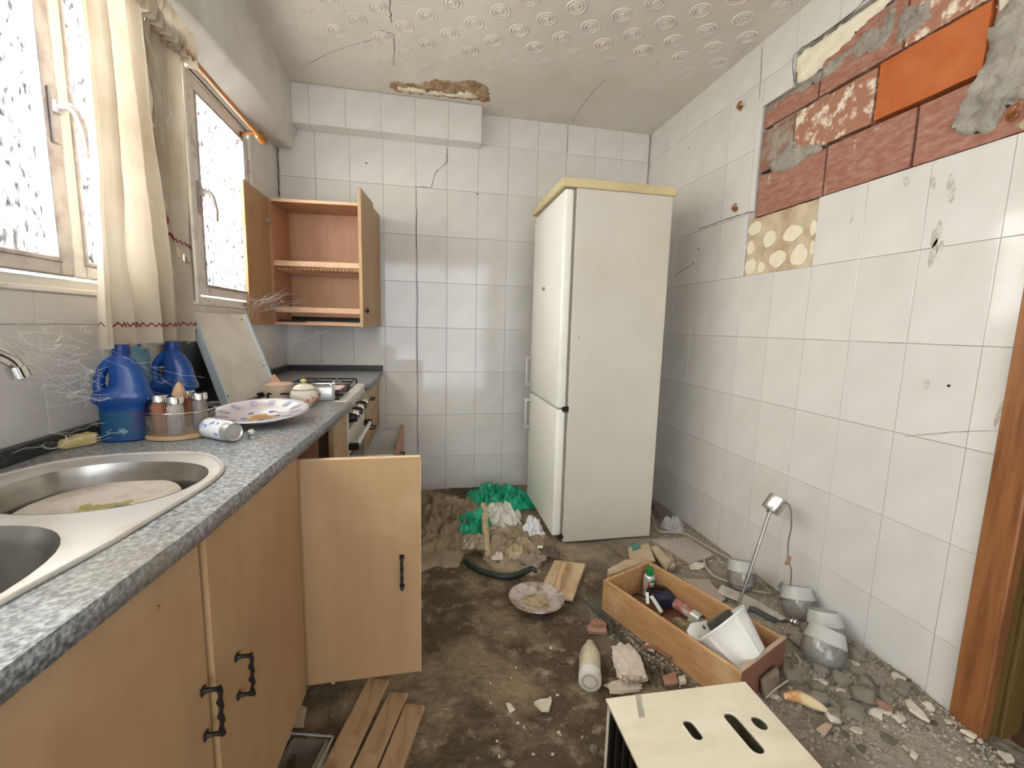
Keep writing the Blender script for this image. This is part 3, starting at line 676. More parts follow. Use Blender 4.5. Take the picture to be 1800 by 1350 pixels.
def platter(name, label, cat, loc, R, h, tilt, parts_fn, mrim):
    t = thing(name, label, cat, loc, rot=tilt)
    bm = BM(); lathe(bm, [(0, .002), (R * .52, .002), (R * .60, h * .45), (R * .93, h * .92), (R, h), (R * .985, h + .004), (R * .92, h * .98 + .003), (R * .60, h * .5 + .003), (R * .50, .007), (0, .0065)], 56)
    part('dish', bm, mrim, t, 'a'); parts_fn(t); return t
def pl_sink(t):
    R = .150; bm = BM()
    for k in range(34):
        a = 2 * PI * k / 34; M_ = RZ(a) @ T(R * .76, 0, .0188) @ RY(-.24) @ RZ(.6)
        prism(bm, ell(0, 0, .013, .0055, 10), 0, .0012, M_)
    part('border_print', bm, mat('print_violet', (.20, .18, .27), .4), t)
    bm = BM()
    for k in range(3): prism(bm, ell(0, 0, .030, .022, 16), 0, .0012, T(-.035 + .030 * k, -.02 + .008 * k, .0070))
    part('fruit_print', bm, mat('print_navy', (.10, .10, .22), .4), t)
    bm = BM()
    for k in range(9): prism(bm, ell(0, 0, .016, .009, 12), 0, .001, T(-.03 + .02 * (k % 4), .012 + .018 * (k // 4), .0070) @ RZ(k))
    part('leaf_print', bm, mat('print_olive', (.38, .34, .12), .5), t)
platter('serving_platter', 'round patterned platter with grape print standing in the far sink bowl', 'plate', (.265, -2.085, .786), .126, .020, (.03, -.02, .4), pl_sink, mat('platter_glaze', (.56, .50, .44), .35, mix=((.40, .32, .24), 14, .45, .65), coat=.1))
def pl_top(t):
    R = .135
    for k in range(12):
        a = 2 * PI * k / 12; part('border_print', prism(BM(), ell(0, 0, .018, .010, 12), 0, .0012, RZ(a) @ T(R * .76, 0, .0228) @ RY(-.28)), mat('print_blue', (.40, .39, .55), .4), t)
    bm = BM()
    for k in range(8):
        prism(bm, ell(0, 0, .024, .010, 12), 0, .001, T(-.01 + .018 * (k % 3), -.03 + .016 * (k // 3), .0068) @ RZ(k * .7))
    part('flower_print', bm, mat('print_ochre', (.62, .36, .08), .5), t)
    bm = BM(); tube(bm, [(R * .985 * math.cos(a * PI / 24), R * .985 * math.sin(a * PI / 24), .0285) for a in range(49)], .0018, 5, cap=False); part('rim_line', bm, mat('rim_violet', (.30, .26, .42), .4), t)
    for k in range(5): part('fruit_print', prism(BM(), ell(0, 0, .008, .011, 10), 0, .0009, T(.048 * math.cos(k * 1.25), .048 * math.sin(k * 1.25), .0072)), mat('print_navy2', (.12, .12, .34), .4), t)
    bm = BM()
    for k in range(7): prism(bm, ell(0, 0, .022, .006, 10), 0, .001, T(.02 * math.cos(k) + .04, .05 * math.sin(k), .0068) @ RZ(k * 1.1))
    part('leaf_print', bm, mat('print_sage', (.52, .56, .46), .5), t)
platter('painted_plate', 'round plate with blue and ochre flowers and violet rim on the granite worktop', 'plate', (.372, -1.555, ZW + .012), .138, .026, (.085, 0, 0), pl_top, M_plate)

# blue detergent jugs
def jug(loc, rz, label, scl=1.0):
    t = thing('detergent_jug', label, 'jug', loc, rz, 'blue detergent jugs'); t.scale = (scl, scl, scl)
    bm = BM(); secs = [(0, 0, .040, .026), (0, .004, .047, .031), (0, .082, .047, .031), (0, .095, .050, .033), (0, .106, .061, .037), (0, .118, .061, .037), (.001, .128, .056, .035)]
    secs += [(.014, .142, .040, .031), (.014, .165, .037, .029), (.010, .188, .033, .026), (.006, .205, .026, .023), (.004, .215, .018, .018), (.004, .222, .016, .016)]
    rg = [[bm.verts.new((x, y, z)) for x, y in ell(cx, 0, a_, b_, 28, 3.2 if z < .13 else 2.3)] for (cx, z, a_, b_) in secs]
    for A, Q in zip(rg, rg[1:]):
        for k in range(28): bm.faces.new((A[k], A[(k + 1) % 28], Q[(k + 1) % 28], Q[k]))
    bm.faces.new(rg[0][::-1]); bm.faces.new(rg[-1]); part('jug_body', bm, M_blue, t, 'a')
    bm = BM(); pts = smooth_pts([(-.040, 0, .118), (-.045, 0, .150), (-.036, 0, .182), (-.018, 0, .203), (.006, 0, .212)], 6); tube(bm, pts, .013, 12, rr=[.016 - .004 * math.sin(PI * k / (len(pts) - 1)) for k in range(len(pts))])
    part('handle', bm, M_blue, t, 'a')
    bm = BM(); lathe(bm, [(0, .220), (.018, .220), (.019, .226), (.018, .246), (0, .247)], 16, T(.004, 0, 0)); part('cap', bm, M_blued, t, 'a', label='dark blue screw cap')
    bm = BM(); A = [bm.verts.new((x, y, .010)) for x, y in ell(0, 0, .0478, .0318, 28, 3.2)]; Q = [bm.verts.new((v.co.x, v.co.y, .080)) for v in A]
    for k in range(28): bm.faces.new((A[k], A[(k + 1) % 28], Q[(k + 1) % 28], Q[k]))
    part('label_print', bm, M_label, t, 'a', label='printed label with teal and purple shapes')
    return t
jug((.115, -1.742, ZW), .25, 'larger blue detergent jug nearest the sink with dusty printed label')
jug((.125, -1.53, ZW), .15, 'blue detergent jug in front of the dark sheet behind the spice rack', 1.0)
t = thing('spray_bottle', 'pale blue transparent bottle with blue cap between the detergent jugs and wall', 'bottle', (.045, -1.56, ZW))
bm = BM(); lathe(bm, [(0, 0), (.036, 0), (.038, .006), (.038, .14), (.034, .17), (.036, .20), (.032, .225), (.014, .235), (0, .235)], 22, T(0, 0, 0)); part('bottle_body', bm, M_clearblue, t, 'a')
bm = BM(); box(bm, -.02, .018, -.014, .014, .232, .262, .004, RZ(-.9)); part('cap', bm, M_blue, t)

# spice rack
t = thing('spice_rack', 'round spice rack with wooden base, wire rail and cone finial beside the blue jug', 'spice rack', (.222, -1.70, ZW))
bm = BM(); lathe(bm, [(0, 0), (.074, 0), (.080, .003), (.080, .010), (.075, .014), (0, .014)], 40); part('rack_base', bm, M_lightwood, t, 'a')
bm = BM(); tube(bm, [(0, 0, .014), (0, 0, .115)], .006, 10); lathe(bm, [(0, .098), (.015, .100), (.0175, .106), (.0165, .115), (.011, .131), (.004, .143), (0, .146)], 18); part('finial', bm, M_lightwood, t, 'a', label='turned wooden cone finial')
bm = BM(); tube(bm, [(.079 * math.cos(a / 20 * PI), .079 * math.sin(a / 20 * PI), .072) for a in range(41)], .0018, 6, cap=False)
for k in range(4): tube(bm, [(.079 * math.cos(k * PI / 2 + .4), .079 * math.sin(k * PI / 2 + .4), z) for z in (.012, .072)], .0016, 6)
part('wire_rail', bm, M_chrome, t, 'a')
bm = BM(); lathe(bm, [(.0775, .016), (.0785, .016), (.0785, .066), (.0775, .066)], 40); part('plastic_guard', bm, M_guard, t, 'a', label='clear dusty plastic guard')
for k, (dx, dy, mm, lab, h) in enumerate([(-.033, -.030, M_paprika, 'spice jar with reddish powder and chrome lid, left in the round rack', .085), (.012, -.048, M_salt, 'spice jar with grey powder and chrome lid, front middle of the round rack', .083), (.045, .005, M_salt, 'nearly empty spice jar with chrome lid, right in the round rack', .085), (-.005, .046, M_paprika, 'spice jar half hidden behind the wooden cone finial of the rack', .085)]):
    j = thing('spice_jar', lab, 'jar', (.222 + dx, -1.70 + dy, ZW + .0145), .3 * k, 'jars in the round spice rack')
    bm = BM(); lathe(bm, [(0, .0), (.017, .0), (.0185, .003), (.0185, h - .012), (.016, h - .006), (.0155, h), (0, h)], 20); part('jar_body', bm, M_jarg if k == 2 else mm, j, 'a')
    bm = BM(); lathe(bm, [(0, h - .002), (.0195, h - .002), (.0195, h + .013), (.0175, h + .016), (0, h + .016)], 20); part('lid', bm, M_chrome, j, 'a')

# food can lying down, cap, stick, soap
t = thing('spray_can', 'white and blue can lying on its side before the spice rack', 'can', (.345, -1.765, ZW + .0265), rot=(PI / 2, 0, .95))
bm = BM(); lathe(bm, [(0, -.055), (.024, -.055), (.0262, -.052), (.0262, -.046)], 28); part('can_rim', bm, M_tin, t, 'a'); bm = BM(); lathe(bm, [(.0262, .030), (.0262, .044), (.024, .050), (.0235, .054), (.020, .051), (0, .051)], 28); part('can_rim', bm, M_tin, t, 'a')
bm = BM(); lathe(bm, [(.0262, -.047), (.0265, -.046), (.0265, .031), (.0262, .032)], 28); part('can_label', bm, mat('can_print', (.74, .76, .80), .4, mix=((.10, .17, .48), 30, .56, .62)), t, 'a', label='white label with blue print')
bm = BM(); lathe(bm, [(0, .050), (.012, .050), (.013, .052), (0, .053)], 20); part('can_end', bm, M_salt, t, 'a')
t = solo('bottle_stopper', lathe(BM(), [(0, 0), (.009, 0), (.011, .004), (.007, .009), (.007, .013), (.010, .017), (.007, .023), (0, .024)], 16, T(.414, -1.745, ZW) @ RX(.5)), M_tin, 'small silver stopper beside the can on the worktop', 'stopper', smooth='a')
solo('skewer_stick', tube(BM(), [(.442, -1.79, ZW + .002), (.522, -1.762, ZW + .002)], .0012, 6), M_lightwood, 'thin wooden skewer lying near the worktop edge', 'stick')
bm = BM(); box(bm, -.034, .034, -.019, .019, 0, .026, .008, seg=3)
for v in bm.verts: v.co += .003 * Vector((noise.noise(v.co * 60), noise.noise(v.co * 50), 0)); v.co.z *= 1 + .2 * v.co.x / .034
xf(bm, bm.verts, T(.044, -1.80, ZW) @ RZ(1.05)); solo('soap_bar', bm, M_soap, 'worn yellow soap bar against the dark upstand by the sink', 'soap', smooth='a')

# salt pot, sugar bowl, tin
t = thing('salt_pot', 'terracotta wall-hanging salt pot with pointed back behind the painted plate', 'pot', (.30, -1.13, ZW), -.3)
bm = BM(); lathe(bm, [(0, 0), (.040, 0), (.050, .012), (.052, .040), (.050, .058), (.046, .058), (.046, .045), (0, .042)], 28); part('pot_body', bm, mat('salt_glaze', (.62, .50, .38), .35, coat=.2), t, 'a')
bm = BM(); prism(bm, [(-.045, 0), (.02, 0), (.012, .07), (-.012, .098), (-.030, .080)], -.003, .003, T(-.030, .030, 0) @ RX(PI / 2) @ RY(0)); part('back_plate', bm, M_terra, t)
bm = BM(); lathe(bm, [(0, .059), (.050, .058), (.052, .061), (.048, .066), (0, .068)], 28); part('pot_lid', bm, M_terra, t, 'a')
t = thing('sugar_bowl', 'lidded ceramic sugar bowl with painted flowers and yellow knob', 'bowl', (.43, -1.285, ZW))
bm = BM(); lathe(bm, [(0, 0), (.028, 0), (.030, .004), (.043, .018), (.050, .038), (.046, .055), (.036, .064), (0, .064)], 30); part('bowl_body', bm, M_ceramic, t, 'a')
bm = BM(); lathe(bm, [(0, .062), (.039, .062), (.040, .065), (.031, .078), (.012, .085), (0, .085)], 30); part('lid', bm, M_ceramplain, t, 'a')
bm = BM(); lathe(bm, [(0, .083), (.006, .083), (.006, .090), (.011, .094), (.011, .099), (.006, .103), (0, .104)], 16); part('knob', bm, M_yel, t, 'a', label='yellow glazed knob')
bm = BM(); tube(bm, [(.0395 * math.cos(a * PI / 18), .0395 * math.sin(a * PI / 18), .0655) for a in range(37)], .0012, 5, cap=False); part('painted_line', bm, mat('line_grey', (.12, .15, .17), .4), t)
bm = BM()
for k in range(7):
    a = -1.9 + k * .28; z = .026 + .010 * math.sin(k * 2.1); prism(bm, ell(0, 0, .010, .005, 10), 0, .0012, RZ(a) @ T(.0468, 0, z + .004) @ RY(PI / 2) @ RZ(k))
part('flower_print', bm, mat('print_rust', (.50, .17, .08), .4), t)
t = thing('metal_tin', 'small square metal tin with wire handle beside the sugar bowl', 'tin', (.472, -1.17, ZW), .12)
bm = BM(); box(bm, -.05, .045, -.036, .036, 0, .064, .010, seg=3); bmesh.ops.delete(bm, geom=[f for f in bm.faces if f.calc_center_median().z > .063], context='FACES')
part('tin_body', bm, M_tin, t, 'a')
bm = BM(); box(bm, -.052, .047, -.038, .038, .062, .068, .003); bmesh.ops.delete(bm, geom=[f for f in bm.faces if f.calc_center_median().z > .0679], context='FACES'); box(bm, -.049, .044, -.035, .035, .058, .064, .002); part('tin_rim', bm, M_chrome, t)
bm = BM(); tube(bm, [(-.008, -.040, .04), (.050, -.030, .085), (.078, -.020, .068)], .0018, 6); tube(bm, [(-.008, .038, .04), (.052, .02, .082), (.078, -.010, .070)], .0018, 6); part('wire_handle', bm, M_chrome, t)
bm = BM(); box(bm, -.035, -.005, -.0372, -.0362, .030, .036); box(bm, -.033, -.008, -.0372, -.0362, .022, .026); part('stamped_mark', bm, M_redp, t)

# leaning boards
bl, br = Vector((.172, -1.292, ZW)), Vector((.232, -.950, ZW)); up = Vector((-.172, .165, .34))
Z = (br - bl).cross(up).normalized() * .016
bm = BM(); A = [bm.verts.new(p) for p in (bl, br, br + up, bl + up)]; Bv = [bm.verts.new(p - Z) for p in (bl, br, br + up, bl + up)]
bm.faces.new(A); bm.faces.new(Bv[::-1])
for k in range(4): bm.faces.new((A[k], A[(k + 1) % 4], Bv[(k + 1) % 4], Bv[k]))
brd = solo('leaning_board', bm, M_stone, 'off-white stained board leaning from the worktop to the window sill', 'board')
bm = BM()
e = (br - bl).normalized(); u_ = up.normalized()
for (a, w) in ((bl, -1), (br, 1)):
    p = a + e * w * .003
    vs = [bm.verts.new(p + Z * .6), bm.verts.new(p - Z * 1.2), bm.verts.new(p - Z * 1.2 + up), bm.verts.new(p + Z * .6 + up)]; q = [bm.verts.new(v.co - e * w * .010) for v in vs]
    bm.faces.new(vs); bm.faces.new(q[::-1])
    for k in range(4): bm.faces.new((vs[k], vs[(k + 1) % 4], q[(k + 1) % 4], q[k]))
part('edge_band', bm, M_boardedge, brd, world=True, label='grey edge bands')
for s in ((.88, .93), (.955, .34), (.96, .06), (.06, .1)):
    p = bl + (br - bl) * s[0] + up * s[1] + Z * .05; part('screw', lathe(BM(), [(0, 0), (.004, 0), (.003, .002), (0, .002)], 8, aim(p, Z)), M_dark, brd, world=True)
bm = BM(); a = [Vector(q) for q in ((.05, -1.40, ZW + .001), (.085, -1.0, ZW + .001), (.03, -.98, 1.10), (.026, -1.34, 1.155))]; n = (a[1] - a[0]).cross(a[3] - a[0]).normalized() * .006
A = [bm.verts.new(p) for p in a]; Bv = [bm.verts.new(p - n) for p in a]; bm.faces.new(A); bm.faces.new(Bv[::-1])
for k in range(4): bm.faces.new((A[k], A[(k + 1) % 4], Bv[(k + 1) % 4], Bv[k]))
solo('dark_sheet', bm, M_darkstone, 'black sheet standing against the wall behind the off-white leaning board', 'sheet')

# ------------------------------------------------------------------ base cabinets
def bracket(name, parent, p, ax, out, L=.085, prot=.026, m=M_black):
    """wrought iron pull: p centre on the face, ax along the bar, out away from the face"""
    p, ax, out = Vector(p), Vector(ax).normalized(), Vector(out).normalized(); sd = ax.cross(out)
    bm = BM()
    for s in (-1, 1):
        b0 = p + ax * s * L / 2; tube(bm, [b0, b0 + out * prot * .55 + sd * .001, b0 + out * prot], .0042, 7, rr=[.0055, .0036, .0046])
        box(bm, -.007, .007, -.007, .007, 0, .003, .001, aim(b0, out))
    pts = [p + ax * (L / 2 + .003) * (t / 10 * 2 - 1) + out * (prot + .002 * math.cos(t * 2.2)) for t in range(11)]
    tube(bm, pts, .0042, 7, rr=[.0042 + .0013 * math.sin(t * 2.1) for t in range(11)])
    return part(name, bm, m, parent, 'a', world=True)
def cabinet(name, label, y0, y1, x0, x1f, z0=.10, z1=.817, m=M_wood, shelves=(.45,), tops=None):
    t = thing(name, label, 'cabinet', ((x0 + x1f) / 2, (y0 + y1) / 2, 0))
    th = .016
    for y, zt_ in zip((y0, y1 - th), tops or (z1, z1)): part('side_panel', box(BM(), x0, x1f, y, y + th, z0, zt_), m, t, world=True)
    part('bottom_panel', box(BM(), x0, x1f, y0 + th, y1 - th, z0, z0 + th), M_woodin, t, world=True)
    part('back_panel', box(BM(), x0, x0 + .006, y0 + th, y1 - th, z0 + th, z1), M_woodin, t, world=True)
    for z in shelves:
        bm = BM(); box(bm, x0 + .006, x1f - .06, y0 + th, y1 - th, z, z + th); part('shelf', bm, M_woodin, t, world=True)
    for y in (y0 + .03, y1 - .06): part('leg', box(BM(), x1f - .09, x1f - .05, y, y + .03, 0, z0, .002), m, t, world=True)
    return t
XF = lambda y: xw(y) - .019
GY = at(361, 1100, 'x', .512).y
def slant_door(t, ya, yb, z0=.105, z1=.812, off=.0, th=.018, nm='door'):
    bm = BM(); P = [(XF(ya) + off, ya), (XF(yb) + off, yb), (XF(yb) + off - th, yb), (XF(ya) + off - th, ya)]
    prism(bm, P, z0, z1); bmesh.ops.bevel(bm, geom=list(bm.edges), offset=.0015, segments=1, affect='EDGES'); return part(nm, bm, M_wood, t, world=True)
ca = cabinet('base_cabinet', 'nearest beech sink cabinet with shut door under the near sink bowl', -2.95, GY - .004, .03, XF(-2.95) - .022, shelves=(), tops=(.817, .66))
d = slant_door(ca, GY - .004, -2.66); bracket('door_handle', d, (XF(GY - .03) + .001, GY - .024, .512), (0, .02, 1), (1, .0, 0), .082)
d = slant_door(ca, -2.664, -2.95)
bm = BM(); p = at(269, 1068, 'x', XF(-2.42)); lathe(bm, [(0, 0), (.003, 0), (.0025, .002), (0, .0022)], 8, T(XF(p.y) + .0003, p.y, p.z) @ RY(PI / 2)); part('screw', bm, M_hook, ca, world=True)
cb = cabinet('base_cabinet', 'beech base cabinet under the far sink bowl with slightly open door', GY, -1.80, .03, XF(GY) - .022, shelves=(), tops=(.66, .817))
d = slant_door(cb, -1.803, GY + .008, off=.004); bracket('door_handle', d, (XF(-2.19) + .005, -2.178, .487), (0, .02, 1), (1, 0, 0), .080)
cc = cabinet('base_cabinet', 'beech base cabinet beside the cooker with its door swung wide open', -1.795, -1.208, .03, XF(-1.80) - .022, shelves=(.44,))
slant_door(cc, -1.212, -1.415, nm='front_panel')
bm = BM(); box(bm, .04, XF(-1.8) - .03, -1.435, -1.419, .116, .812); part('divider', bm, M_woodin, cc, world=True)
bm = BM(); box(bm, .497, .862, -1.772, -1.754, .098, .786, .003, T(0, 0, 0)); od = part('door', bm, M_wood, cc, world=True, label='open door with paler edges')
bm = BM(); box(bm, .497, .862, -1.7722, -1.7538, .785, .7868, .0005); box(bm, .861, .8628, -1.7722, -1.7538, .098, .786, .0005); part('edge_strip', bm, mat('edge_band_pale', (.76, .56, .36), .4), od, world=True)
bracket('door_handle', od, (.808, -1.7725, .437), (0, 0, 1), (0, -1, 0), .092, .018)
for z in (.18, .70): part('hinge', tube(BM(), [(.490, -1.755, z), (.512, -1.752, z)], .010, 10), M_tin, od, 'a', world=True)

# ------------------------------------------------------------------ cooker and drawers
XC = .568
t = thing('cooker', 'white gas cooker with black grates and knobs between the beech cabinets', 'cooker', (.30, -.93, 0))
bm = BM(); box(bm, .03, XC - .03, -1.198, -.668, .05, .835, .004); part('cooker_body', bm, M_white, t, world=True)
bm = BM(); box(bm, .03, XC, -1.199, -.667, .835, .853, .004); part('hob_rim', bm, M_white, t, world=True)
bm = BM(); box(bm, .06, XC - .035, -1.175, -.69, .853, .857, .002); part('hob_plate', bm, M_blackgl, t, world=True)
for cx in (.18, .42):
    for cy in (-1.06, -.80):
        bm = BM(); lathe(bm, [(0, 0), (.036, 0), (.036, .008), (.028, .012), (0, .013)], 20, T(cx, cy, .857)); lathe(bm, [(.055, 0), (.058, 0), (.056, .002)], 20, T(cx, cy, .857)); part('burner', bm, M_black, t, 'a', world=True)
for cy in (-1.06, -.80):
    bm = BM()
    for x in (.27, .35, .44, .53): tube(bm, [(x, cy - .115, .880), (x, cy + .115, .880)], .0045, 6)
    for y in (-.115, 0, .115): tube(bm, [(.27, cy + y, .880), (.53, cy + y, .880)], .0045, 6)
    for x in (.27, .53):
        for y in (-.115, .115): tube(bm, [(x, cy + y, .857), (x, cy + y, .880)], .0045, 6)
    part('pan_grate', bm, M_black, t, world=True)
bm = BM(); box(bm, XC - .03, XC, -1.199, -.667, .705, .834, .003); cp = part('control_panel', bm, M_enamel, t, world=True)
bm = BM(); box(bm, XC, XC + .0018, -1.165, -.705, .728, .812, .0004); part('panel_strip', bm, M_blackgl, cp, world=True)
for k in range(6):
    y = -1.125 + .075 * k; bm = BM(); lathe(bm, [(0, 0), (.022, 0), (.019, .010), (.017, .022), (0, .023)], 18, T(XC + .0018, y, .768) @ RY(PI / 2)); box(bm, .018, .028, -.003, .003, -.016, .016, .001, T(XC, y, .768)); part('knob', bm, M_chrome if k % 2 else M_black, cp, 'a', world=True)
bm = BM(); box(bm, XC - .03, XC - .002, -1.197, -.669, .16, .697, .004); dd = part('oven_door', bm, M_enamel, t, world=True)
bm = BM(); box(bm, XC - .002, XC + .0015, -1.15, -.715, .22, .62, .0005); part('oven_glass', bm, M_blackgl, dd, world=True)
bm = BM(); tube(bm, [(XC + .028, -1.165, .655), (XC + .028, -.70, .655)], .009, 10); part('towel_bar', bm, M_white, dd, 'a', world=True)
for y in (-1.165, -.70): part('bar_end', box(BM(), XC - .002, XC + .038, y - .012, y + .012, .641, .669, .003), M_black, dd, world=True)
bm = BM(); box(bm, XC - .04, XC - .015, -1.19, -.675, .06, .15, .002); part('kick_panel', bm, M_enamel, t, world=True)
solo('paper_scrap', box(BM(), .40, .53, -1.12, -.98, .886, .8875, 0, None), mat('pink_paper', (.62, .50, .46), .8, mix=((.50, .06, .07), 22, .58, .62)), 'crumpled pink and white paper on the cooker grate', 'paper')

XD = .574
t = thing('drawer_unit', 'beech drawer unit in the far corner with its third drawer pulled out', 'cabinet', (.3, -.33, 0))
for y in (-.66, -.045): part('side_panel', box(BM(), .03, XD - .02, y, y + .016, .06, .817), M_wood, t, world=True)
part('bottom_panel', box(BM(), .03, XD - .02, -.644, -.045, .06, .076), M_wood, t, world=True)
zs = [(.655, .812), (.492, .648), (.325, .485), (.07, .318)]
for k, (a, b) in enumerate(zs):
    dx = .16 if k == 2 else 0
    bm = BM(); box(bm, XD - .018 + dx, XD + dx, -.661, -.03, a, b, .0015); dr = part('drawer', bm, M_wood if k != 2 else M_woodin, t, world=True)
    bm = BM()
    for y in (-.630, -.076): box(bm, XD - .40 + dx, XD - .018 + dx, y, y + .012, a + .012, b - .03)
    box(bm, XD - .40 + dx, XD - .018 + dx, -.618, -.076, a + .012, a + .018); box(bm, XD - .40 + dx, XD - .388 + dx, -.618, -.076, a + .018, b - .03)
    part('drawer_box', bm, M_white, dr, world=True)
    bracket('drawer_handle', dr, (XD + dx, -.50, (a + b) / 2 + .01), (0, 1, 0), (1, 0, 0), .075, .022)

# ------------------------------------------------------------------ wall cabinet
t = thing('wall_cabinet', 'beech wall cabinet with both doors open and empty dish shelves inside', 'cabinet', (.019, -.272, 1.145), -.085)
Wc, Dc, Hc, th = .556, .268, .695, .016
bm = BM(); box(bm, 0, th, 0, Dc, 0, Hc); part('side_panel', bm, M_woodin, t)
bm = BM(); box(bm, Wc - th, Wc, 0, Dc, 0, Hc, .001); part('side_panel', bm, M_wood, t)
bm = BM(); box(bm, th, Wc - th, .003, Dc, Hc - th, Hc); part('top_panel', bm, M_woodin, t); part('bottom_panel', box(BM(), th, Wc - th, .003, Dc, 0, th), M_woodin, t)
bm = BM(); box(bm, th, Wc - th, Dc - .008, Dc - .002, th, Hc - th); part('back_panel', bm, M_woodin, t)
part('edge_strip', box(BM(), th, Wc - th, 0, .003, Hc - th, Hc), M_woodedge, t); part('edge_strip', box(BM(), th, Wc - th, 0, .003, 0, .010), M_woodedge, t)
for z in (.345, .085):
    bm = BM(); box(bm, th, Wc - th, .004, .020, z - .014, z + .016, .001); bar = part('rack_rail', bm, M_woodedge, t)
    bm = BM(); box(bm, th, Wc - th, Dc - .04, Dc - .028, z - .035, z + .01); part('rack_rail', bm, M_woodin, t)
for k in range(24):
    bm = BM(); x = .035 + .021 * k; tube(bm, [(x, .022, .318), (x, .12, .314), (x, Dc - .04, .322)], .0042, 6); part('plate_peg', bm, M_woodedge, t)
bm = BM(); box(bm, th + .004, Wc - th - .004, .02, Dc - .02, th + .001, th + .012, .002); box(bm, th, Wc - th, Dc - .03, Dc - .024, th, .085); part('drip_tray', bm, M_dark, t, label='black drip tray')
bm = BM(); box(bm, .18, .50, .004, .020, .012, .020, .001); part('slat', bm, M_woodedge, t)
a = math.atan2(-.31, -.004)
dl = bpy.data.objects.new('door', None)
def swing(x, ang, w, m, hand):
    bm = BM(); Mx = T(x, -.002, 0) @ RZ(ang); box(bm, 0, w, 0 if hand else -.017, .017 if hand else 0, -.003, Hc + .003, .0015, Mx); d = part('door', bm, m, t)
    for z in (.10, Hc - .13):
        bm = BM(); sg = -1 if hand else 1
        lathe(bm, [(0, 0), (.017, 0), (.017, .006), (0, .006)], 14, Mx @ T(.02, 0, z) @ RX(-PI / 2 * sg)); box(bm, .0, .04, min(.001 * sg, .013 * sg), max(.001 * sg, .013 * sg), z - .008, z + .008, .002, Mx); part('hinge', bm, M_tin, d)
    return d, Mx
dL, ML = swing(.002, -PI / 2 + .085 - .015, .318, M_wood, 0)
dR, MR = swing(Wc - .002, -PI / 2 + .085 - .10, .285, M_wood, 1)
bm = BM(); K = MR @ T(.245, .018, .085) @ RX(-PI / 2)
lathe(bm, [(0, 0), (.006, 0), (.004, .010), (.010, .015), (.010, .020), (0, .022)], 12, K)
for k in range(5):
    a = k * 2 * PI / 5; tube(bm, [K @ Vector((0, 0, .014)), K @ Vector((.015 * math.cos(a), .015 * math.sin(a), .012))], .003, 5)
part('knob', bm, M_black, dR)
K2 = ML @ T(.245, -.018, .085) @ RX(PI / 2); bm = BM(); lathe(bm, [(0, 0), (.006, 0), (.004, .010), (.010, .015), (.010, .020), (0, .022)], 12, K2); part('knob', bm, M_black, dL)
bpy.data.objects.remove(dl)

# ------------------------------------------------------------------ fridge
t = thing('fridge', 'tall old white two-door fridge with yellowed top, its side to the camera', 'fridge', (1.86, -.595, 0))
bm = BM(); box(bm, 1.605, 2.12, -.897, -.295, .012, 1.845, .004, seg=2); part('fridge_body', bm, M_enamel, t, world=True)
bm = BM(); box(bm, 1.590, 1.606, -.885, -.305, .06, 1.84); part('door_seal', bm, mat('seal_grey', (.25, .235, .2), .8), t, world=True)
for (a, b, hz0, hz1) in ((.752, 1.838, .80, .97), (.052, .742, .525, .70)):
    bm = BM(); box(bm, 1.545, 1.592, -.895, -.295, a, b, .010, seg=3); d = part('door', bm, M_doorw, t, 'a', world=True)
    bm = BM()
    for z in (hz0, hz1): box(bm, 1.512, 1.548, -.335, -.312, z - .011, z + .011, .003)
    box(bm, 1.505, 1.520, -.336, -.311, hz0 - .012, hz1 + .012, .004, seg=2)
    part('door_handle', bm, mat('handle_grey', (.46, .45, .43), .4), d, 'a', world=True)
bm = BM(); box(bm, 1.530, 2.132, -.905, -.29, 1.845, 1.888, .004, seg=2); part('top_cap', bm, M_yellow, t, world=True, label='yellowed plastic top')
bm = BM(); prism(bm, ell(0, 0, .022, .010, 20, 2.6), 0, .003, Matrix(((0, 0, -1, 1.5455), (-1, 0, 0, -.555), (0, 1, 0, 1.385), (0, 0, 0, 1)))); bd = part('badge', bm, mat('badge_brown', (.13, .10, .085), .3, .6), t, world=True)
bm = BM(); prism(bm, ell(.0, .001, .013, .003, 14, 2.6), .003, .004, Matrix(((0, 0, -1, 1.5455), (-1, 0, 0, -.555), (0, 1, 0, 1.385), (0, 0, 0, 1)))); part('badge_glint', bm, M_chrome, bd, world=True)
for (a, b) in ((.733, .762), (.036, .052)):
    bm = BM(); box(bm, 1.575, 1.608, -.903, -.875, a, b, .003); tube(bm, [(1.585, -.905, a), (1.585, -.905, b)], .006, 8); part('hinge', bm, M_black, t, world=True)
for x in (1.64, 2.08):
    for y in (-.86, -.34): part('foot', lathe(BM(), [(0, -.005), (.018, -.005), (.018, .008), (.008, .012), (0, .012)], 12, T(x, y, 0)), M_black, t, 'a', world=True)
p = at(1017, 593, 'y', -.897); part('chip_mark', box(BM(), p.x - .003, p.x + .003, -.8985, -.8965, p.z - .003, p.z + .003), M_hook, t, world=True)

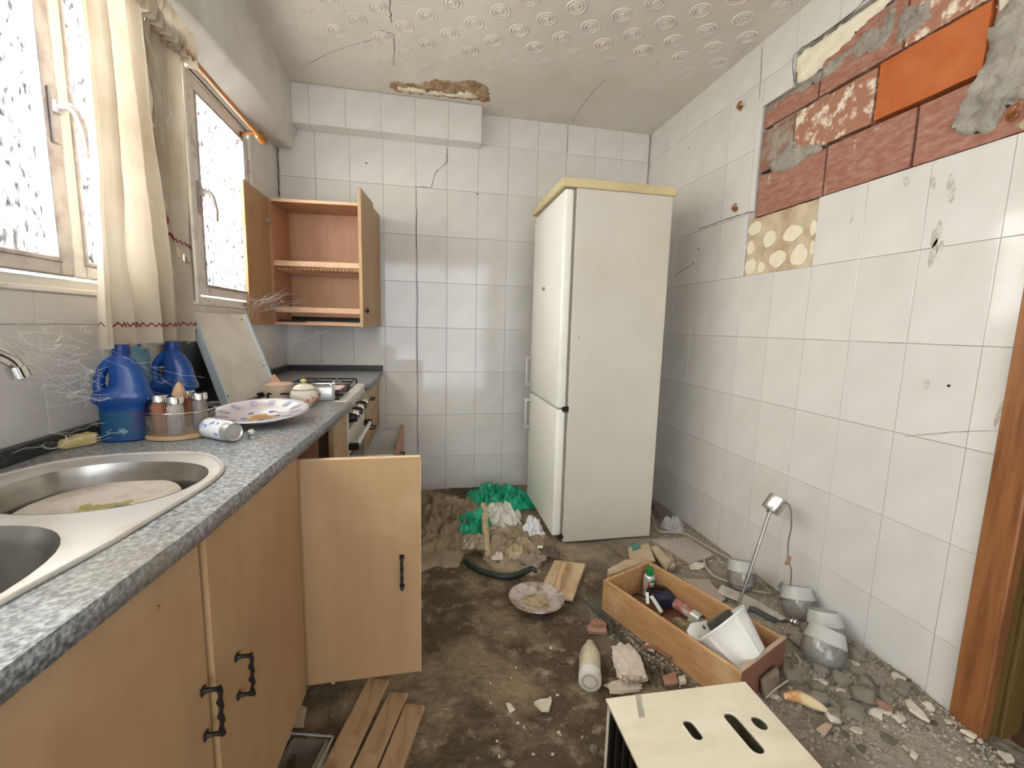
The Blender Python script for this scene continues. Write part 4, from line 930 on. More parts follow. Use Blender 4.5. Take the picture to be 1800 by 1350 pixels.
# ------------------------------------------------------------------ hooks on the right wall
for i, (q, lab) in enumerate([((1303, 190), 'brown screw hook on the tiles left of the bare bricks, upper one'), ((1294, 368), 'brown screw hook on the tiles near the lower left corner of the bricks'), ((1780, 204), 'brown screw hook in the cement at the right end of the bricks')]):
    x = W if i < 2 else W + .008
    p = at(*q, 'x', x); t = thing('wall_hook', lab, 'hook', (x, p.y, p.z), group=None)
    bm = BM(); lathe(bm, [(0, 0), (.013, 0), (.014, .004), (.009, .008), (0, .008)], 14, RY(-PI / 2)); part('hook_base', bm, M_hook, t, 'a')
    bm = BM(); tube(bm, smooth_pts([(-.006, 0, 0), (-.020, -.004, -.004), (-.030, -.012, .0), (-.028, -.020, .012), (-.020, -.018, .018)], 5), .0065, 8); part('hook_arm', bm, M_hook, t, 'a')

# ------------------------------------------------------------------ curtain rod and curtains
t = thing('curtain_rod', 'varnished wooden curtain rod with carved finial over the windows', 'curtain rod', (.1, -.6, 2.035))
bm = BM(); tube(bm, [(.10, -2.4, 2.04), (.10, -.62, 2.040)], .0095, 12); part('pole', bm, M_rod, t, 'a', world=True)
bm = BM(); lathe(bm, [(0, 0), (.012, 0), (.020, .012), (.022, .022), (.013, .032), (.012, .040), (.021, .052), (.024, .066), (.018, .082), (.010, .092), (.013, .098), (.006, .106), (0, .108)], 18, T(.10, -.625, 2.042) @ RX(-PI / 2)); part('finial', bm, M_hook, t, 'a', world=True)
bm = BM(); tube(bm, [(.0, -.56, 2.050), (.05, -.58, 2.060), (.10, -.60, 2.046)], .008, 8); lathe(bm, [(0, 0), (.018, 0), (.018, .008), (0, .008)], 14, T(.0, -.56, 2.050) @ RY(PI / 2)); part('bracket', bm, M_hook, t, 'a', world=True)
def curt(name, label, ytop, ybot, z0, z1, x, amp, nf, seed, tear=None, xb=0):
    t = thing(name, label, 'curtain', (x, (ybot[0] + ybot[1]) / 2, z0))
    nu, nv = 110, 90
    def S_(u, v):
        """v 0 at the hem, 1 at the heading"""
        mid = math.sin(v * PI)
        a = ybot[0] + (ytop[0] - ybot[0]) * v ** .8; b = ybot[1] + (ytop[1] - ybot[1]) * v ** .8
        ph = u * nf * 2 * PI + 1.6 * noise.noise(Vector((u * 2.2, v * 1.1, seed))) + seed
        k = amp * (.55 + .75 * (1 - v)) * (.8 + .5 * noise.noise(Vector((u * 3, v * 2, seed + 4))))
        f = math.sin(ph) * k + .35 * k * math.sin(2.3 * ph + 1) + .004 * noise.noise(Vector((u * 14, v * 9, seed)))
        if v > .93: f += .010 * math.sin(u * nf * 14) * (v - .93) / .07
        y = a + (b - a) * u + .35 * k * math.cos(ph); z = z0 + (z1 - z0) * v + (.007 * math.sin(ph + .6) if v < .02 else 0)
        return Vector((x + f + xb * (1 - v), y, z))
    bm = BM(); g = [[bm.verts.new(S_(i / nu, j / nv)) for i in range(nu + 1)] for j in range(nv + 1)]
    for j in range(nv):
        for i in range(nu):
            if tear and tear(i / nu, j / nv): continue
            bm.faces.new((g[j][i], g[j][i + 1], g[j + 1][i + 1], g[j + 1][i]))
    part('curtain_cloth', bm, M_curt, t, 'all', world=True)
    return t, S_
def braid(t, S_, v0, u0=0, u1=1, n=70, dv=.0052, fn=None):
    pts = []
    for k in range(n + 1):
        u = u0 + (u1 - u0) * k / n; v = (fn(u) if fn else v0) + (dv if k % 2 else -dv)
        p = S_(u, v); q = S_(min(u + .005, 1), v) - S_(max(u - .005, 0), v); nn = q.cross(Vector((0, 0, 1))).normalized()
        if nn.x < 0: nn = -nn
        pts.append(p + nn * .0015)
    bm = BM(); tube(bm, pts, .0026, 5); part('rickrack_braid', bm, M_red, t, world=True)
c1, S1 = curt('curtain', 'long beige cotton curtain with red rickrack above the hem, left one', (-1.755, -1.535), (-1.785, -1.495), 1.09, 2.055, .105, .024, 3.1, 1.3)
braid(c1, S1, .058, .12, .99, 60)
def tr(u, v):
    for (a, b, r1, r2, an) in ((.28, .62, .26, .10, 1.5), (.20, .86, .10, .07, 1.4), (.55, .33, .18, .014, .5), (.42, .18, .16, .020, -.4), (.3, .25, .10, .03, .9), (.45, .07, .06, .03, 1.4)):
        du, dv = u - a, v - b; x = du * math.cos(an) - dv * math.sin(an); y = du * math.sin(an) + dv * math.cos(an)
        if (x / r1) ** 2 + (y / r2) ** 2 < 1 + .5 * noise.noise(Vector((u * 20, v * 20, 2))): return True
    return False
c2, S2 = curt('curtain', 'torn and twisted beige curtain with diagonal red rickrack, right one', (-1.52, -1.245), (-1.50, -1.305), 1.085, 2.055, .085, .020, 2.1, 4.4, tr)
braid(c2, S2, .065, .35, .98, 34); braid(c2, S2, 0, .10, .82, 50, fn=lambda u: .44 - .16 * u)
M_curt0 = M_curt; M_curt = mat('lining_cotton', (.80, .74, .62), .9, mix=((.66, .58, .46), 9, .5, .7))
c3, S3 = curt('curtain_lining', 'pale lining hanging behind the torn right curtain', (-1.53, -1.27), (-1.52, -1.31), 1.11, 2.05, .055, .010, 3.2, 7.7)
M_curt = M_curt0
bm = BM(); nn = 150
A = []; 
for j in range(9):
    row = []
    for i in range(nn + 1):
        u = i / nn; y = -1.78 + .56 * u; ph = u * 95
        row.append(bm.verts.new((.105 + .018 * math.sin(ph) * (1.1 - .08 * j) + .02 * noise.noise(Vector((u * 8, j * .3, 2))), y, 2.05 + (j - 3) * .014 + .006 * noise.noise(Vector((u * 20, j, 0))))))
    A.append(row)
for j in range(8):
    for i in range(nn): bm.faces.new((A[j][i], A[j][i + 1], A[j + 1][i + 1], A[j + 1][i]))
part('gathered_heading', bm, M_curt, c1, 'all', world=True)

def chip(name, label, poly, z0, z1, m, cat='fragment', group=None):
    bm = BM(); prism(bm, poly, z0, z1); bmesh.ops.bevel(bm, geom=list(bm.edges), offset=.0012, segments=1, affect='EDGES')
    return solo(name, bm, m, label, cat, group)
px = lambda l, z=0.0: [(p.x, p.y) for p in (at(x, y, 'z', z) for x, y in l)]
# ------------------------------------------------------------------ floor debris: cloths, bags
def crumple(name, label, cat, cx, cy, rx, ry, h, m, seed, freq=7, rot=0, irr=.25, res=64, fold=.02, z=0, power=1.6):
    """a crumpled sheet: ridged folds with an irregular outline"""
    bm = BM(); nr, na = res // 2, res * 2; rows = []
    for i in range(nr + 1):
        row = []
        for j in range(na):
            an = 2 * PI * j / na; t_ = i / nr
            R_ = .85 + irr * noise.noise(Vector((math.cos(an) * 1.7, math.sin(an) * 1.7, seed))) + irr * .45 * noise.noise(Vector((math.cos(an) * 5, math.sin(an) * 5, seed + 3)))
            x0, y0 = math.cos(an) * R_ * t_ * rx, math.sin(an) * R_ * t_ * ry; x = cx + x0 * math.cos(rot) - y0 * math.sin(rot); y = cy + x0 * math.sin(rot) + y0 * math.cos(rot)
            q = Vector((x * freq, y * freq, seed)); w = Vector((noise.noise(q), noise.noise(q + Vector((7, 3, 0))), 0))
            c1 = 1 - abs(noise.noise(q * .8 + w * 1.8)) * 2.2; c2 = 1 - abs(noise.noise(q * 1.9 + w * 2.2 + Vector((3, 3, 3)))) * 2.4; c3 = 1 - abs(noise.noise(q * 4.3 + w)) * 2
            rid = .55 * max(c1, 0) ** 1.3 + .33 * max(c2, 0) ** 1.4 + .16 * c3
            e = max(0, 1 - t_ ** power) ** .8; zz = fz(x, y) + z + .0015 + h * e * (.12 + .88 * rid) + .010 * max(rid, 0) * min(1, (1 - t_) * 8)
            row.append(bm.verts.new((x + fold * w.x * 1.6, y + fold * w.y * 1.6, zz)))
            if i == 0: break
        rows.append(row)
    for j in range(na): bm.faces.new((rows[0][0], rows[1][j], rows[1][(j + 1) % na]))
    for A, Q in zip(rows[1:], rows[2:]):
        for j in range(na): bm.faces.new((A[j], Q[j], Q[(j + 1) % na], A[(j + 1) % na]))
    return solo(name, bm, m, label, cat, smooth='all')
crumple('crumpled_sheet', 'crumpled beige cloth spread on the floor beside the open cabinet door', 'cloth', .93, -.55, .33, .56, .13, M_cloth, 2.1, 7, .10, .2, 80)
crumple('rag_heap', 'heap of brown paper and rags in front of the fridge', 'rags', 1.33, -.88, .24, .30, .055, M_paper, 5.3, 13, .2, .3, 64)
crumple('green_bag', 'large crumpled green plastic bag against the back wall', 'bag', 1.36, -.30, .30, .20, .14, M_bag, 8.2, 8, .05, .28, 72, .03)
crumple('green_bag', 'knotted green plastic bag in front of the large green one', 'bag', 1.135, -.70, .125, .17, .15, M_bag, 3.9, 11, -.2, .2, 56, .025)
crumple('white_bag', 'crumpled off-white plastic bag between the green bag and fridge', 'bag', 1.32, -.60, .13, .17, .12, M_wbag, 9.1, 12, .5, .3, 56, .025)
crumple('white_bag', 'small white plastic bag touching the fridge foot', 'bag', 1.475, -.76, .075, .10, .10, mat('white_bag_clean', (.76, .77, .78), .35), 6.4, 15, .3, .25, 44, .02)
crumple('grey_rag', 'pale grey rag balled in the corner behind the fridge', 'rags', 2.33, -.80, .075, .075, .10, mat('grey_rag', (.42, .41, .41), .8), 1.7, 12, 0, .3, 36, .02)
crumple('dark_rag', 'dark plum rag in the shade beside the fridge', 'rags', 2.26, -.55, .11, .16, .10, mat('plum_rag', (.13, .07, .075), .8), 4.7, 10, 0, .3, 40, .02)
bm = BM(); a = at(850, 888, 'z', .13); b = at(857, 978, 'z', .02)
pts = [a.lerp(b, k / 9) for k in range(10)]; tube(bm, pts, .017, 7, rr=[.020, .019, .020, .018, .019, .018, .019, .017, .018, .015])
for v in bm.verts: v.co += .003 * noise.noise_vector(v.co * 60)
solo('wood_stick', bm, mat('pale_stick', (.50, .42, .26), .8, mix=((.36, .28, .16), 24, .45, .65)), 'short pale stick poking out under the knotted green bag', 'stick', smooth='a')
bm = BM(); pts = smooth_pts([tuple(at(x, y, 'z', .018)) for x, y in ((818, 985), (835, 998), (858, 1008), (885, 1013), (910, 1010), (930, 1002), (944, 1002))], 6); tube(bm, pts, .0145, 12)
t = solo('rubber_hose', bm, M_hose, 'short curved black rubber hose on the floor before the rag heap', 'hose', smooth='a')

for i, (x, y, rx, ry, h, m_, lab) in enumerate([(835, 952, .09, .07, .05, M_paper, 'folded brown paper between the stick and beige cloth'), (905, 968, .07, .05, .04, M_card, 'tan crumpled paper piece on top of the rag heap'), (940, 980, .06, .07, .035, mat('taupe_paper', (.30, .24, .19), .9), 'taupe paper scrap at the right of the rag heap'), (880, 975, .045, .035, .03, M_lump, 'small pale wrapper on the front of the rag heap'), (965, 965, .05, .06, .04, mat('dark_paper', (.13, .10, .08), .9), 'dark crumpled scrap under the fridge corner'), (915, 940, .06, .05, .045, M_cloth, 'beige rag below the off-white bag'), (790, 900, .10, .09, .06, M_cloth, 'second fold of beige cloth beside the green bag')]):
    p = at(x, y, 'z', .05); crumple('paper_scrap', lab, 'scrap', p.x, p.y, rx, ry, h, m_, 20 + i * 3.3, 16, i, .35, 32, .02, .03)
p = at(949, 967, 'z', .07); chip('white_scrap', 'small white scrap lying on the rags before the fridge', [(p.x - .016, p.y - .008), (p.x + .010, p.y - .012), (p.x + .018, p.y + .008), (p.x - .008, p.y + .012)], .085, .089, M_white, 'scrap')
# plaster float
q = [at(x, y, 'z', .015) for x, y in ((975, 985), (1030, 997), (1005, 1063), (947, 1042))]
cx = sum(p.x for p in q) / 4; cy = sum(p.y for p in q) / 4; ex = (q[1] - q[0]); ang = math.atan2(ex.y, ex.x)
t = thing('plastering_float', 'wooden plastering float with curved handle leaning on the brown plate', 'float', (cx, cy, .012), rot=(.05, -.10, ang))
bm = BM(); box(bm, -.078, .078, -.14, .14, 0, .013, .003); part('float_board', bm, mat('float_wood', (.56, .42, .26), .7, mix=((.44, .30, .17), 9, .45, .65), bump=(40, .3, .004)), t)
bm = BM(); pts = smooth_pts([(0, -.085, .012), (0, -.075, .035), (0, -.03, .050), (0, .03, .052), (0, .075, .036), (0, .085, .012)], 5); tube(bm, pts, .012, 10, rr=[.016] * 5 + [.013] * (len(pts) - 10) + [.016] * 5); part('float_handle', bm, M_lightwood, t, 'a')
# plate on the floor
t = thing('dirty_plate', 'round plate caked in brown dirt lying on the floor by the float', 'plate', (1.335, -1.375, .012), rot=(-.05, .04, 0))
bm = BM(); R = .118; lathe(bm, [(0, 0), (R * .5, 0), (R * .62, .006), (R * .95, .021), (R, .024), (R * .985, .028), (R * .9, .025), (R * .64, .012), (R * .5, .006), (0, .005)], 48); part('dish', bm, mat('dirty_glaze', (.52, .45, .41), .45, mix=((.23, .155, .09), 17, .42, .6), mix2=((.58, .52, .47), 26, .58, .68)), t, 'a')
bm = BM(); prism(bm, [(x * (1 + .1 * noise.noise(Vector((x * 30, y * 30, 1)))), y) for x, y in ell(0, .0, .055, .048, 26)], .005, .0085); part('dirt_crust', bm, mat('dirt_crust', (.46, .36, .22), .9, mix=((.24, .16, .09), 22, .45, .6), bump=(50, .8, .006)), t)

# bottle lying on its side
a = at(1037, 1200, 'z', .034); b = at(1037, 1132, 'z', .034); d = (b - a).normalized()
t = thing('plastic_bottle', 'dusty cream plastic bottle lying on its side, base towards the camera', 'bottle', (a.x, a.y, .036), rot=aim((0, 0, 0), (d.x, d.y, 0)).to_euler())
bm = BM(); lathe(bm, [(0, .004), (.018, .004), (.020, 0), (.031, .0), (.036, .006), (.036, .105), (.034, .125), (.022, .155), (.013, .172), (.012, .182), (0, .183)], 28); part('bottle_body', bm, mat('dusty_bottle', (.58, .53, .40), .5, mix=((.42, .38, .24), 14, .45, .65)), t, 'a')
bm = BM(); lathe(bm, [(.0368, .002), (.0372, .030), (.0365, .034)], 28); lathe(bm, [(0, .003), (.031, -.0005), (.0368, .004)], 28); part('bottle_base', bm, M_white, t, 'a')

chip('tile_fragment', 'broken red clay tile fragment beside the cream bottle', px([(1032, 1108), (1042, 1095), (1064, 1098), (1067, 1118), (1034, 1117)]), .004, .018, M_redtile)
chip('tile_fragment', 'thin red clay strip lying on the red tile fragment', px([(1040, 1096), (1066, 1098), (1066, 1102), (1041, 1101)], .02), .0185, .030, M_redtile)
chip('plaster_flake', 'small white triangular chip on the dark floor right of the planks', px([(889, 1239), (897, 1240), (905, 1251), (895, 1256)]), .003, .009, M_chip)
chip('plaster_flake', 'cream chip with a raised corner right of the triangular chip', px([(938, 1240), (948, 1234), (962, 1234), (968, 1228), (970, 1236), (965, 1254), (952, 1254)]), .003, .012, M_chip)

def rock_mesh(seed, sub=2, fl=1.0):
    bm = BM(); bmesh.ops.create_icosphere(bm, subdivisions=sub, radius=1)
    for v in bm.verts:
        n = noise.noise(v.co * 1.3 + Vector((seed * 7.7, 0, 0))) * .45 + noise.noise(v.co * 3.1 + Vector((0, seed * 3.1, 0))) * .22
        v.co *= 1 + n
        for ax, lim in ((0, .75), (1, .8), (2, .62 * fl)):
            if v.co[ax] > lim: v.co[ax] = lim + (v.co[ax] - lim) * .15
            if v.co[ax] < -lim: v.co[ax] = -lim + (v.co[ax] + lim) * .15
    return bm
ROCKS = []
for s in range(7):
    for mm in (M_rock, M_rock2, M_chip, M_redtile):
        bm = rock_mesh(s + 1, 2 if s < 5 else 1); me = bpy.data.meshes.new('rubble'); bm.to_mesh(me); bm.free(); me.materials.append(mm); ROCKS.append(me)
def rubble(name, x, y, r, m, label, group, flat=1.0, cat='rubble', rz=None):
    me = ROCKS[random.randrange(7) * 4 + m]; o = bpy.data.objects.new(name, me); C.objects.link(o)
    o.scale = (r * random.uniform(.8, 1.25), r * random.uniform(.7, 1.1), r * flat * random.uniform(.75, 1.0)); o.rotation_euler = (random.uniform(-.3, .3), random.uniform(-.3, .3), random.uniform(0, 6.3))
    o.location = (x, y, fz(x, y) + o.scale.z * .45); return tag(o, label, cat, group)
rnd = random.Random(11)
big = []
ORD = ['first', 'second', 'third', 'fourth', 'fifth', 'sixth', 'seventh', 'eighth', 'ninth', 'tenth', 'eleventh', 'twelfth']
def ordinals(objs, base_, key, words):
    k = sorted(objs, key=lambda o: o.location.y); n = len(k); m = 3 if n > 7 else 1
    for r in range(m):
        row = sorted(k[r * n // m:(r + 1) * n // m], key=lambda o: -o.location.x)
        for i, o in enumerate(row):
            o['label'] = base_ + ', ' + (ORD[i] + ' from the wall') + ((' in the ' + ('near', 'middle', 'far')[r] + ' row') if m > 1 else '')
def place(n, x0, x1, y0, y1, r0, r1, m, name, label, group, flat=1.0, gap=.8):
    c = 0; tries = 0; made = []
    while c < n and tries < n * 60:
        tries += 1; x, y, r = rnd.uniform(x0, x1), rnd.uniform(y0, y1), rnd.uniform(r0, r1)
        if x > W - r - .01: continue
        if any(math.hypot(x - a, y - b) < (r + q) * gap for a, b, q in big): continue
        if x > 2.42 - .0 or in_keep(x, y): continue
        big.append((x, y, r)); made.append(rubble(name, x, y, r, m, label, group, flat)); c += 1
    ordinals(made, label, None, None)
KEEP = []
def in_keep(x, y):
    for poly in KEEP:
        c = False; j = len(poly) - 1
        for i in range(len(poly)):
            if (poly[i][1] > y) != (poly[j][1] > y) and x < (poly[j][0] - poly[i][0]) * (y - poly[i][1]) / (poly[j][1] - poly[i][1]) + poly[i][0]: c = not c
            j = i
        if c: return True
    return False
# drawer box corners (floor)
DA, DB = Vector((1.597, -1.453, 0)), Vector((1.82, -1.995, 0)); DD = (DB - DA).normalized(); DN = Vector((-DD.y, DD.x, 0)); DWd = .285; DL = .578
BXC = [(1.303, -2.138), (1.676, -2.150), (1.676, -2.45), (1.303, -2.45)]
KEEP.append([(DA.x, DA.y), (DA + DD * DL).to_tuple()[:2], (DA + DD * DL + DN * DWd).to_tuple()[:2], (DA + DN * DWd).to_tuple()[:2]]); KEEP.append(BXC)
place(26, 2.03, 2.40, -2.09, -1.90, .018, .036, 0, 'mortar_lump', 'large grey mortar lump by the door frame', 'mortar lumps in the heap', .9, .72)
place(18, 1.95, 2.42, -2.17, -1.86, .010, .020, 1, 'mortar_lump', 'small dark lump in the rubble heap', 'small dark lumps round the heap', .8, .6)
place(11, 1.95, 2.38, -2.14, -1.93, .014, .026, 2, 'plaster_piece', 'cream plaster piece in the rubble heap', 'cream pieces in the heap', .5, .6)
place(8, 1.30, 1.45, -2.22, -1.93, .010, .026, 0, 'mortar_lump', 'mortar lump left of the vented box', 'lumps left of the vented box', .9, .6)
place(30, 2.0, 2.42, -1.40, -.95, .005, .013, 0, 'rubble_piece', 'grey rubble bit behind the drawer', 'rubble bits along the right wall', .7, .6)
place(30, 2.12, 2.42, -1.88, -1.40, .005, .013, 1, 'rubble_piece', 'dark rubble bit among the lamp globes', 'rubble bits among the glass shades', .7, .6)
place(10, 1.50, 1.70, -1.83, -1.70, .006, .014, 0, 'rubble_piece', 'rubble bit before the wooden drawer', 'rubble bits by the drawer', .8, .6)
place(16, 1.05, 1.35, -2.10, -1.60, .003, .006, 2, 'plaster_crumb', 'pale crumb on the open floor', 'plaster crumbs on the open floor', .6)
place(12, 2.15, 2.42, -2.40, -2.12, .004, .011, 2, 'plaster_crumb', 'pale crumb beside the door frame', 'plaster crumbs by the door frame', .6)
place(8, 1.55, 1.95, -1.30, -.95, .004, .009, 0, 'rubble_crumb', 'grey crumb before the fridge', 'crumbs before the fridge', .7)
for (x, y, r, m_, nm, lab, fl) in [(1462, 1272, .030, 2, 'plaster_piece', 'oval white plaster piece right of the orange peel-like scrap', .5),
        (1428, 1272, .0, 0, '', '', 0), (1548, 1262, .030, 3, 'tile_fragment', 'dark red tile fragment at the right edge of the rubble heap', .6)]:
    if r:
        p = at(x, y, 'z', .02); o = rubble(nm, p.x, p.y, r, m_, lab, None, fl, 'fragment'); o.location.z += .012
for (pl_, lab, mm) in [([(1434, 1286), (1452, 1275), (1463, 1280), (1450, 1296)], 'small square cream tile chip in front of the rubble heap', M_card), ([(1586, 1258), (1596, 1256), (1618, 1280), (1630, 1296), (1612, 1287), (1594, 1274)], 'long pointed pale splinter beside the door frame rubble', M_chip),
                       ([(1683, 1304), (1700, 1307), (1714, 1316), (1708, 1319)], 'white plaster sliver at the foot of the door frame', M_chip), ([(1750, 1330), (1775, 1338), (1782, 1349), (1768, 1350)], 'white plaster sliver on the doorway threshold', M_chip), ([(1600, 1325), (1612, 1338), (1608, 1343), (1598, 1335)], 'white chip on the grey floor before the door frame', M_chip)]:
    P = px(pl_, .02); P = [(x, y) for x, y in P]; f0 = fz(*P[0]); chip('plaster_sliver', lab, P, f0 + .004, f0 + .014, mm)
p0, p1 = at(1378, 1222, 'z', .05), at(1456, 1250, 'z', .05); p0.z = fz(p0.x, p0.y) + .028; p1.z = fz(p1.x, p1.y) + .02
bm = BM(); pts = smooth_pts([p0, p0.lerp(p1, .3) + Vector((.01, .006, .006)), p0.lerp(p1, .65) + Vector((.006, -.004, .008)), p1], 6); tube(bm, pts, .012, 8, rr=[.006 + .011 * math.sin(PI * min(1, (k + 1) / len(pts) * 1.05)) for k in range(len(pts))])
solo('dried_peel', bm, M_banana, 'long cream scrap with an orange end lying over the rubble', 'scrap', smooth='a')

# plaster lump and rods beside the drawer
bm = rock_mesh(12, 4)
for v in bm.verts:
    v.co *= 1 + .20 * noise.noise(v.co * 4) + .12 * noise.noise(v.co * 9); v.co.x *= .056; v.co.y *= .088; v.co.z *= .036
p = at(1103, 1172, 'z', .02); xf(bm, bm.verts, T(p.x, p.y, .028) @ RZ(-.15)); solo('plaster_lump', bm, M_lump, 'large pinkish-white plaster lump between the bottle and the wooden drawer', 'plaster', smooth='a')
bm = rock_mesh(15, 3)
for v in bm.verts:
    v.co *= 1 + .25 * noise.noise(v.co * 5); v.co.x *= .07; v.co.y *= .030; v.co.z *= .010
xf(bm, bm.verts, T(1.512, -1.838, .008)); solo('plaster_crumbs', bm, M_lump, 'flat patch of tan crumbs before the pinkish plaster lump', 'crumbs', kind='stuff')
for k in range(11):
    a = at(1022 + 3.2 * (k % 5), 1046 + 2.2 * k / 3, 'z', .008); b = at(1118 + 5 * (k % 6) + (12 if k > 7 else 0), 1152 + 4 * (k % 5) + (36 if k > 7 else 0), 'z', .008)
    a.z = .010 + .006 * (k // 5); b.z = .009 + .006 * (k // 5); mid = a.lerp(b, .5) + Vector((random.gauss(0, .004), 0, .003))
    bm = BM(); tube(bm, smooth_pts([a, mid, b], 4), .0028, 6); solo('steel_rod', bm, M_rods, 'thin grey steel rod along the wooden drawer, %s of eleven from the red tile fragment' % ORD[k], 'rod', 'steel rods beside the drawer')
for k in range(5):
    a = at(1132 + 9 * k, 1160 + 3 * k, 'z', .008); b = at(1142 + 12 * k, 1205, 'z', .008); a.z = b.z = .009
    bm = BM(); tube(bm, [a, b], .003, 6); solo('steel_rod', bm, M_rods, 'short steel rod end by the vented box, %s from the plaster lump' % ORD[k], 'rod', 'rod ends by the vented box')
chip('tile_fragment', 'pinkish tile shard between the rods and the vented box', px([(1164, 1196), (1185, 1188), (1192, 1208), (1168, 1212)]), .006, .018, M_redtile)
chip('plaster_flake', 'white pebble-like chip against the drawer front near the vented box', px([(1192, 1198), (1202, 1196), (1206, 1206), (1194, 1208)]), .006, .02, M_chip)
bm = BM(); a = at(1128, 1140, 'z', .03); tube(bm, smooth_pts([a, a + Vector((.03, -.01, .012)), a + Vector((.06, -.035, .004)), a + Vector((.08, -.06, .0))], 5), .006, 8); solo('wood_shaving', bm, M_pinkwood, 'curled brown strip against the drawer near the plaster lump', 'strip', smooth='a')
bm = BM(); box(bm, -.018, .018, -.011, .011, 0, .016, .004, T(*at(1142, 1142, 'z', .02).to_tuple()) @ RZ(-.7)); solo('plaster_block', bm, M_chip, 'small white block wedged between plaster lump and drawer', 'fragment')

# ------------------------------------------------------------------ wooden drawer with its contents
ang = math.atan2(DD.y, DD.x); dr = thing('wooden_drawer', 'open wooden drawer on the floor holding tools and a white bowl', 'drawer', (DA.x, DA.y, .004), ang)
HD = .135; thk = .014
def dbx(bm, u0, u1, v0, v1, z0, z1, b=.0015): box(bm, u0, u1, v0, v1, z0, z1, b)
bm = BM(); dbx(bm, 0, DL, 0, thk, 0, HD); part('side_panel', bm, M_pine, dr)
bm = BM(); dbx(bm, 0, DL, DWd - thk, DWd, 0, HD); part('side_panel', bm, M_pine, dr)
bm = BM(); dbx(bm, -.0005, thk, thk, DWd - thk, 0, HD); part('end_panel', bm, M_pine, dr)
bm = BM(); dbx(bm, DL - thk, DL + .001, thk * .2, DWd - thk * .2, 0, HD + .001); part('end_panel', bm, M_pinkwood, dr, label='reddish end board')
bm = BM(); dbx(bm, thk, DL - thk, thk, DWd - thk, .006, .011, 0); part('drawer_bottom', bm, M_pinkwood, dr)
part('edge_strip', box(BM(), DL - thk + .001, DL, thk * .3, DWd - thk * .3, HD + .001, HD + .0025), mat('pale_edge', (.48, .36, .27), .7), dr)
DM = T(DA.x, DA.y, .004) @ RZ(ang)
def D(u, v, z=.0115): return DM @ Vector((u, v, z))
p = D(.065, DWd - .072)
t = thing('aerosol_can', 'small green and white aerosol can standing in the drawer corner', 'can', p, .1); t.scale = (.92, .92, .92)
bm = BM(); lathe(bm, [(0, 0), (.024, 0), (.0255, .003), (.0255, .108), (.0235, .118), (.016, .124), (0, .124)], 26); part('can_body', bm, M_silver, t, 'a')
bm = BM(); lathe(bm, [(0, .122), (.0175, .122), (.0175, .150), (.0165, .154), (0, .154)], 20); part('cap', bm, M_green, t, 'a', label='dark green cap')
bm = BM(); sg = 28
for (r0, a0, a1, z0, z1, mm, nm, lb) in ((.0259, -2.0, .35, .004, .106, M_green, 'label_band', 'green label area'), (.0262, -2.35, -1.75, .060, .098, M_redp, 'label_print', 'red printed mark'), (.0263, -2.0, -1.25, .085, .095, M_white, 'label_text', 'white lettering'), (.0263, -1.9, -1.3, .074, .079, M_white, 'label_text', 'white lettering')):
    bm2 = BM(); r1 = [bm2.verts.new((r0 * math.cos(a0 + (a1 - a0) * k / 14), r0 * math.sin(a0 + (a1 - a0) * k / 14), z0)) for k in range(15)]; r2 = [bm2.verts.new((v.co.x, v.co.y, z1)) for v in r1]
    for k in range(14): bm2.faces.new((r1[k], r1[k + 1], r2[k + 1], r2[k]))
    part(nm, bm2, mm, t, True, label=lb)
bm.free()
# silicone tube
a, b = at(1184, 1058, 'z', .055), at(1232, 1090, 'z', .05); t = thing('sealant_tube', 'red and silver cylindrical cartridge lying across the drawer', 'cartridge', a, rot=aim((0, 0, 0), b - a).to_euler())
L_ = (b - a).length
bm = BM(); lathe(bm, [(0, .0), (.020, .0), (.0215, .004), (.0215, L_ * .9), (.0215, L_), (.018, L_), (.018, L_ - .02), (0, L_ - .02)], 24); part('cartridge_body', bm, M_silver, t, 'a')
bm = BM(); lathe(bm, [(.0218, .008), (.0220, .009), (.0220, L_ * .70), (.0218, L_ * .71)], 24); part('cartridge_label', bm, mat('faded_red_print', (.36, .13, .10), .45, mix=((.55, .50, .46), 14, .46, .6)), t, 'a')
solo('canvas_strip', box(BM(), -.07, .07, -.018, .018, 0, .006, .002, T(*at(1243, 1098, 'z', .045)) @ RZ(-.75) @ RX(.3)), mat('canvas', (.33, .30, .22), .8), 'grey folded strip at the open end of the cartridge', 'strip')
# navy tool
t = thing('rubber_mallet', 'dark navy rubber tool head with white tags in the drawer', 'tool', (lambda p: (p.x, p.y, .0155))(at(1166, 1066, 'z', .03)))
bm = rock_mesh(4, 3)
for v in bm.verts: v.co.x *= .050; v.co.y *= .036; v.co.z *= .036
xf(bm, bm.verts, T(0, 0, .045)); part('tool_head', bm, M_navy, t, 'a')
bm = BM(); tube(bm, smooth_pts([(-.03, 0, .05), (-.05, .035, .06), (-.02, .06, .062), (.02, .045, .065), (.035, .01, .06)], 5), .010, 8); part('strap', bm, M_black, t, 'a')
bm = BM(); box(bm, -.010, .010, -.034, .034, 0, .002, 0, T(-.055, -.035, .055) @ RZ(.5) @ RX(.7)); box(bm, -.006, .006, -.024, .024, 0, .002, 0, T(-.075, .0, .06) @ RZ(-.4) @ RX(.5)); part('tag', bm, M_white, t)
bm = BM(); tube(bm, [D(.06 + .075 + .075 * math.cos(q * PI / 16), .105 + .075 * math.sin(q * PI / 16), .055 + .006 * math.sin(q)) for q in range(33)], .004, 6, cap=False); solo('black_cable_coil', bm, M_black, 'loop of black cable in the drawer beside the aerosol can', 'cable', smooth='a')
bm = rock_mesh(9, 3)
for v in bm.verts: v.co.x *= .060; v.co.y *= .026; v.co.z *= .020; v.co *= 1 + .1 * noise.noise(v.co * 80)
